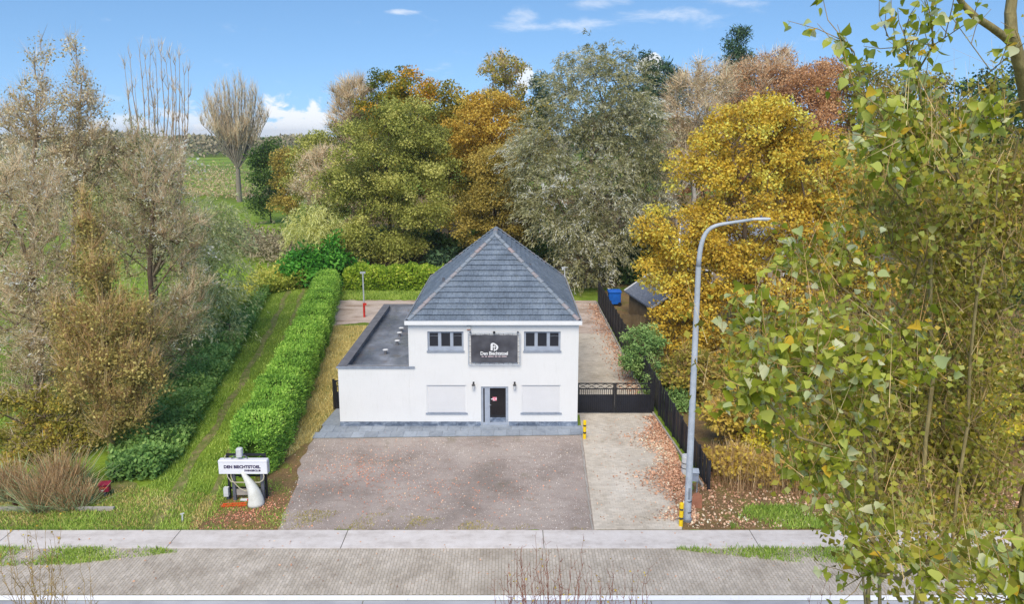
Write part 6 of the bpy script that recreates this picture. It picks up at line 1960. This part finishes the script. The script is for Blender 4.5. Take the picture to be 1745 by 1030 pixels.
    for i in range(nsh):
        p0 = Vector(st[i]); dd = Vector(d[i]); l = ln[i]
        p1 = p0 + dd * l * .5; p2 = p1 + (dd + Vector(rg.normal(0, .22, 3))).normalized() * l * .5
        mb.tube([p0, p1, p2], [.0044, .0036, .002], 4, cap=False)
        ends.append((p0, p1, p2))
    mb.build('shoots', 'twig_tan', T, smooth=True)
    # leaves
    nl = 12000
    tip_of = np.zeros(len(A), int); tip_of[tipn] = np.arange(ns)
    far = LY[tip_of[src]] > 7
    wsh = np.where(far, .95, 1.15); si = rg.choice(nsh, nl, p=wsh / wsh.sum()); t = rg.random(nl) ** .7
    E0 = np.array([e[0] for e in ends]); E1 = np.array([e[1] for e in ends]); E2 = np.array([e[2] for e in ends])
    tt = t[:, None]
    pos = np.where(tt < .5, E0[si] + (E1[si] - E0[si]) * tt * 2, E1[si] + (E2[si] - E1[si]) * (tt - .5) * 2)
    ax = nrm(rg.normal(0, .7, (nl, 3)) + np.array([-.15, -.25, -.45]))
    no = nrm(rg.normal(0, .9, (nl, 3)) + np.array([-.1, -.15, .55]))
    sd = nrm(np.cross(ax, no)); no = np.cross(sd, ax)
    size = np.clip(rg.normal(.071, .018, nl), .035, .115) * np.where(far[si], .78, 1.0)
    pos = pos + ax * (size * .55)[:, None]
    cv = rg.random(nl)
    v = np.where(cv < .70, rg.uniform(.0, .44, nl), np.where(cv < .90, rg.uniform(.44, .74, nl), np.where(cv < .97, rg.uniform(.74, .84, nl), 1.0)))
    # nearest and largest 300 inside the frame become single leaves
    wpos = pos + b
    zc = wpos[:, 1] * math.cos(TILT) - (wpos[:, 2] - CAMH) * math.sin(TILT)
    vy = -wpos[:, 1] * math.sin(TILT) - (wpos[:, 2] - CAMH) * math.cos(TILT)
    sx = PX + FPX * wpos[:, 0] / np.maximum(zc, .1); sy = PY + FPX * vy / np.maximum(zc, .1)
    vis = (sx > 1150) & (sx < 1745) & (sy > 0) & (sy < 1030)
    score = np.where(vis & ~far[si], size / np.maximum(zc, .5), -1)
    order = np.argsort(-score)
    big = set(order[:300].tolist())
    bv = [[], []]
    meshes = {}
    for i in order[:300]:
        k = int(i) % 6; q = min(5, int(v[i] * 6))
        if (k, q) not in meshes:
            SV, SF = SHAPES[k]
            me = bpy.data.meshes.new('leaf'); me.from_pydata(SV.tolist(), [], SF); me.materials.append(MATS['leaf_poplar'])
            a = me.attributes.new('v', 'FLOAT', 'POINT'); a.data.foreach_set('value', np.full(len(SV), min(1.0, (q + .4) / 5.4), dtype=np.float32))
            me.shade_smooth(); me.update(); meshes[(k, q)] = me
        o = link('leaf', meshes[(k, q)], T)
        M = Matrix((Vector(sd[i]) * size[i], Vector(ax[i]) * size[i], Vector(no[i]) * size[i])).transposed().to_4x4()
        M.translation = Vector(pos[i])
        o.matrix_local = M
    for mat_, sel in (('leaf_poplar', ~far[si]), ('leaf_poplar_small', far[si])):
      allv = []; allf = []; allc = []; base = 0
      for k in range(6):
        ids = np.array([i for i in range(nl) if i % 6 == k and i not in big and sel[i]])
        SV, SF = SHAPES[k]
        W = pos[ids][:, None, :] + size[ids][:, None, None] * (SV[None, :, 0:1] * sd[ids][:, None, :] + SV[None, :, 1:2] * ax[ids][:, None, :] + SV[None, :, 2:3] * no[ids][:, None, :])
        nv = len(SV)
        allv.append(W.reshape(-1, 3)); allc.append(np.repeat(v[ids], nv))
        f = np.array(SF)
        allf.append((f[None] + (np.arange(len(ids)) * nv)[:, None, None] + base).reshape(-1, 4)); base += len(ids) * nv
      me = np_mesh('foliage', np.concatenate(allv), np.concatenate(allf), mat_, np.concatenate(allc)); me.shade_smooth()
      link('foliage', me, T)['kind'] = 'stuff'
    # inner and far-side foliage, too small to tell leaf from leaf
    nf = 17000
    fl = [l for i, l in enumerate(lobes) if i != 12] + [lp(1560, 300, 150, 150, 8.6, 1.0, 0, 2.0), lp(1660, 600, 120, 300, 8.8, 1.0, 0, 2.5), lp(1480, 620, 150, 130, 7.6, .8, 0, 1.6), lp(1640, 900, 140, 140, 7.6, .9, 0, 1.8), lp(1500, 860, 130, 110, 7.4, .8, 0, 1.4)]
    c2, w2, vb2, o2 = sample_lobes(fl, 900, rg, .1)
    keep = (c2[:, 2] < 15.4); c2 = c2[keep]
    pk = rg.integers(0, len(c2), nf)
    pos = c2[pk] - b + rg.normal(0, .13, (nf, 3))
    V, F = leaf_quads(pos, rg.normal(0, .7, (nf, 3)) + [-.1, -.1, -.3], rg.normal(0, .8, (nf, 3)) + [0, -.2, .5], rg.uniform(.045, .08, nf), rg.uniform(.04, .07, nf), .2)
    cvv = rg.normal(.42, .1, len(c2))
    link('foliage', np_mesh('foliage', V, F, 'leaf_poplar_small', np.repeat(np.clip(cvv[pk] + rg.normal(0, .16, nf), 0, 1), 4)), T)['kind'] = 'stuff'
    nt = 4500
    pk = rg.integers(0, len(c2), nt)
    V, F = twig_tris(c2[pk] - b + rg.normal(0, .12, (nt, 3)), rg.normal(0, .4, (nt, 3)) + [-.1, 0, .9], rg.uniform(.2, .6, nt), .0045, rg)
    link('twigs', np_mesh('twigs', V, F, 'twig_tawny', np.repeat(np.clip(rg.normal(.6, .2, nt), 0, 1), 4)), T)['kind'] = 'stuff'
poplar()
def bare_shrub(px, py, Y, spread, n, lab, nleaf, mat='twig_red', seed=1):
    """sapling whose thin upright shoots fan out of a forked stem"""
    rg = np.random.default_rng(seed)
    c = atY(px, py, Y); zt = c.z
    T = empty('bare_sapling', (c.x, Y, 0), lab, 'sapling', 'bare saplings on the near side of the road')
    A = [np.array([0, 0, -.1])]; par = [-1]; rad = [.05]
    for i in range(1, 9):
        A.append(np.array([.03 * math.sin(i * 2), .03 * math.cos(i), (zt - 2.4) * i / 8])); par.append(i - 1); rad.append(.05 - .003 * i)
    root = 8
    for k in range(n):
        tx = rg.uniform(-1, 1) * spread; ty = rg.normal(0, spread * .3); tz = zt - abs(rg.normal(0, .45)) + .15
        t = np.array([tx, ty, tz]); base = A[root]; out = np.array([tx * .85, ty * .85, zt - 1.5]); prev = root; m = 12
        for j in range(1, m + 1):
            u = j / m
            q = base * (1 - u) ** 2 + out * 2 * u * (1 - u) + t * u * u + rg.normal(0, .02, 3)
            A.append(q); par.append(prev); prev = len(A) - 1; rad.append(.008 * (1 - u) + .0024)
            if u > .35:
                for s_ in range(2):
                    d = np.array([rg.normal(0, .6), rg.normal(0, .6), 1.]); d /= np.linalg.norm(d); l = rg.uniform(.1, .5) * (1.25 - u)
                    A.append(q + d * l); par.append(prev); rad.append(.0024)
    A = np.array(A); par = np.array(par); rad = np.array(rad)
    V, F = tubes(A, par, rad, 5, .006)
    link('trunk', np_mesh('trunk', V, F, mat), T)
    if nleaf:
        k = rg.choice(np.nonzero(rad < .004)[0], nleaf)
        pos = A[k] + rg.normal(0, .03, (nleaf, 3)); m = nleaf
        V, F = leaf_quads(pos, rg.normal(size=(m, 3)) + [0, 0, -.5], rg.normal(size=(m, 3)), rg.uniform(.035, .06, m), rg.uniform(.025, .04, m))
        link('crown', np_mesh('crown', V, F, 'leaf_orange', np.repeat(rg.uniform(.4, 1, m), 4)), T)
    return T
bare_shrub(955, 950, 10.2, .75, 26, 'reddish bare sapling tops rising in front of the white road line', 30, seed=3)
bare_shrub(880, 985, 10.0, .45, 14, 'small reddish bare sapling beside the road line', 10, seed=4)
bare_shrub(1050, 975, 10.0, .5, 16, 'bare sapling with a few orange leaves in front of the road line', 50, seed=5)
bare_shrub(40, 905, 10.4, .5, 14, 'tan bare sapling with small yellow leaves at the left road edge', 50, 'twig_tan', 6)
bare_shrub(135, 950, 10.2, .5, 8, 'thin straw-coloured sapling over the grass strip', 12, 'twig_tan', 7)
bare_shrub(1390, 995, 9.0, .25, 6, 'bare brown twigs under the poplar by the road line', 6, seed=8)

# ================================================================== air
t = NT('haze_air')
t.t.nodes.remove(t.p)
pv = t.n('ShaderNodeVolumePrincipled')
pv.inputs['Color'].default_value = (.86, .90, .96, 1)
pv.inputs['Density'].default_value = .0002
t.l(pv.outputs[0], t.o.inputs['Volume'])
o = MB().box(-2700, 2700, -400, 4300, -4, 42).build('haze', 'haze_air')
tag(o, 'thin pale haze in the air over the fields', 'haze', kind='stuff')
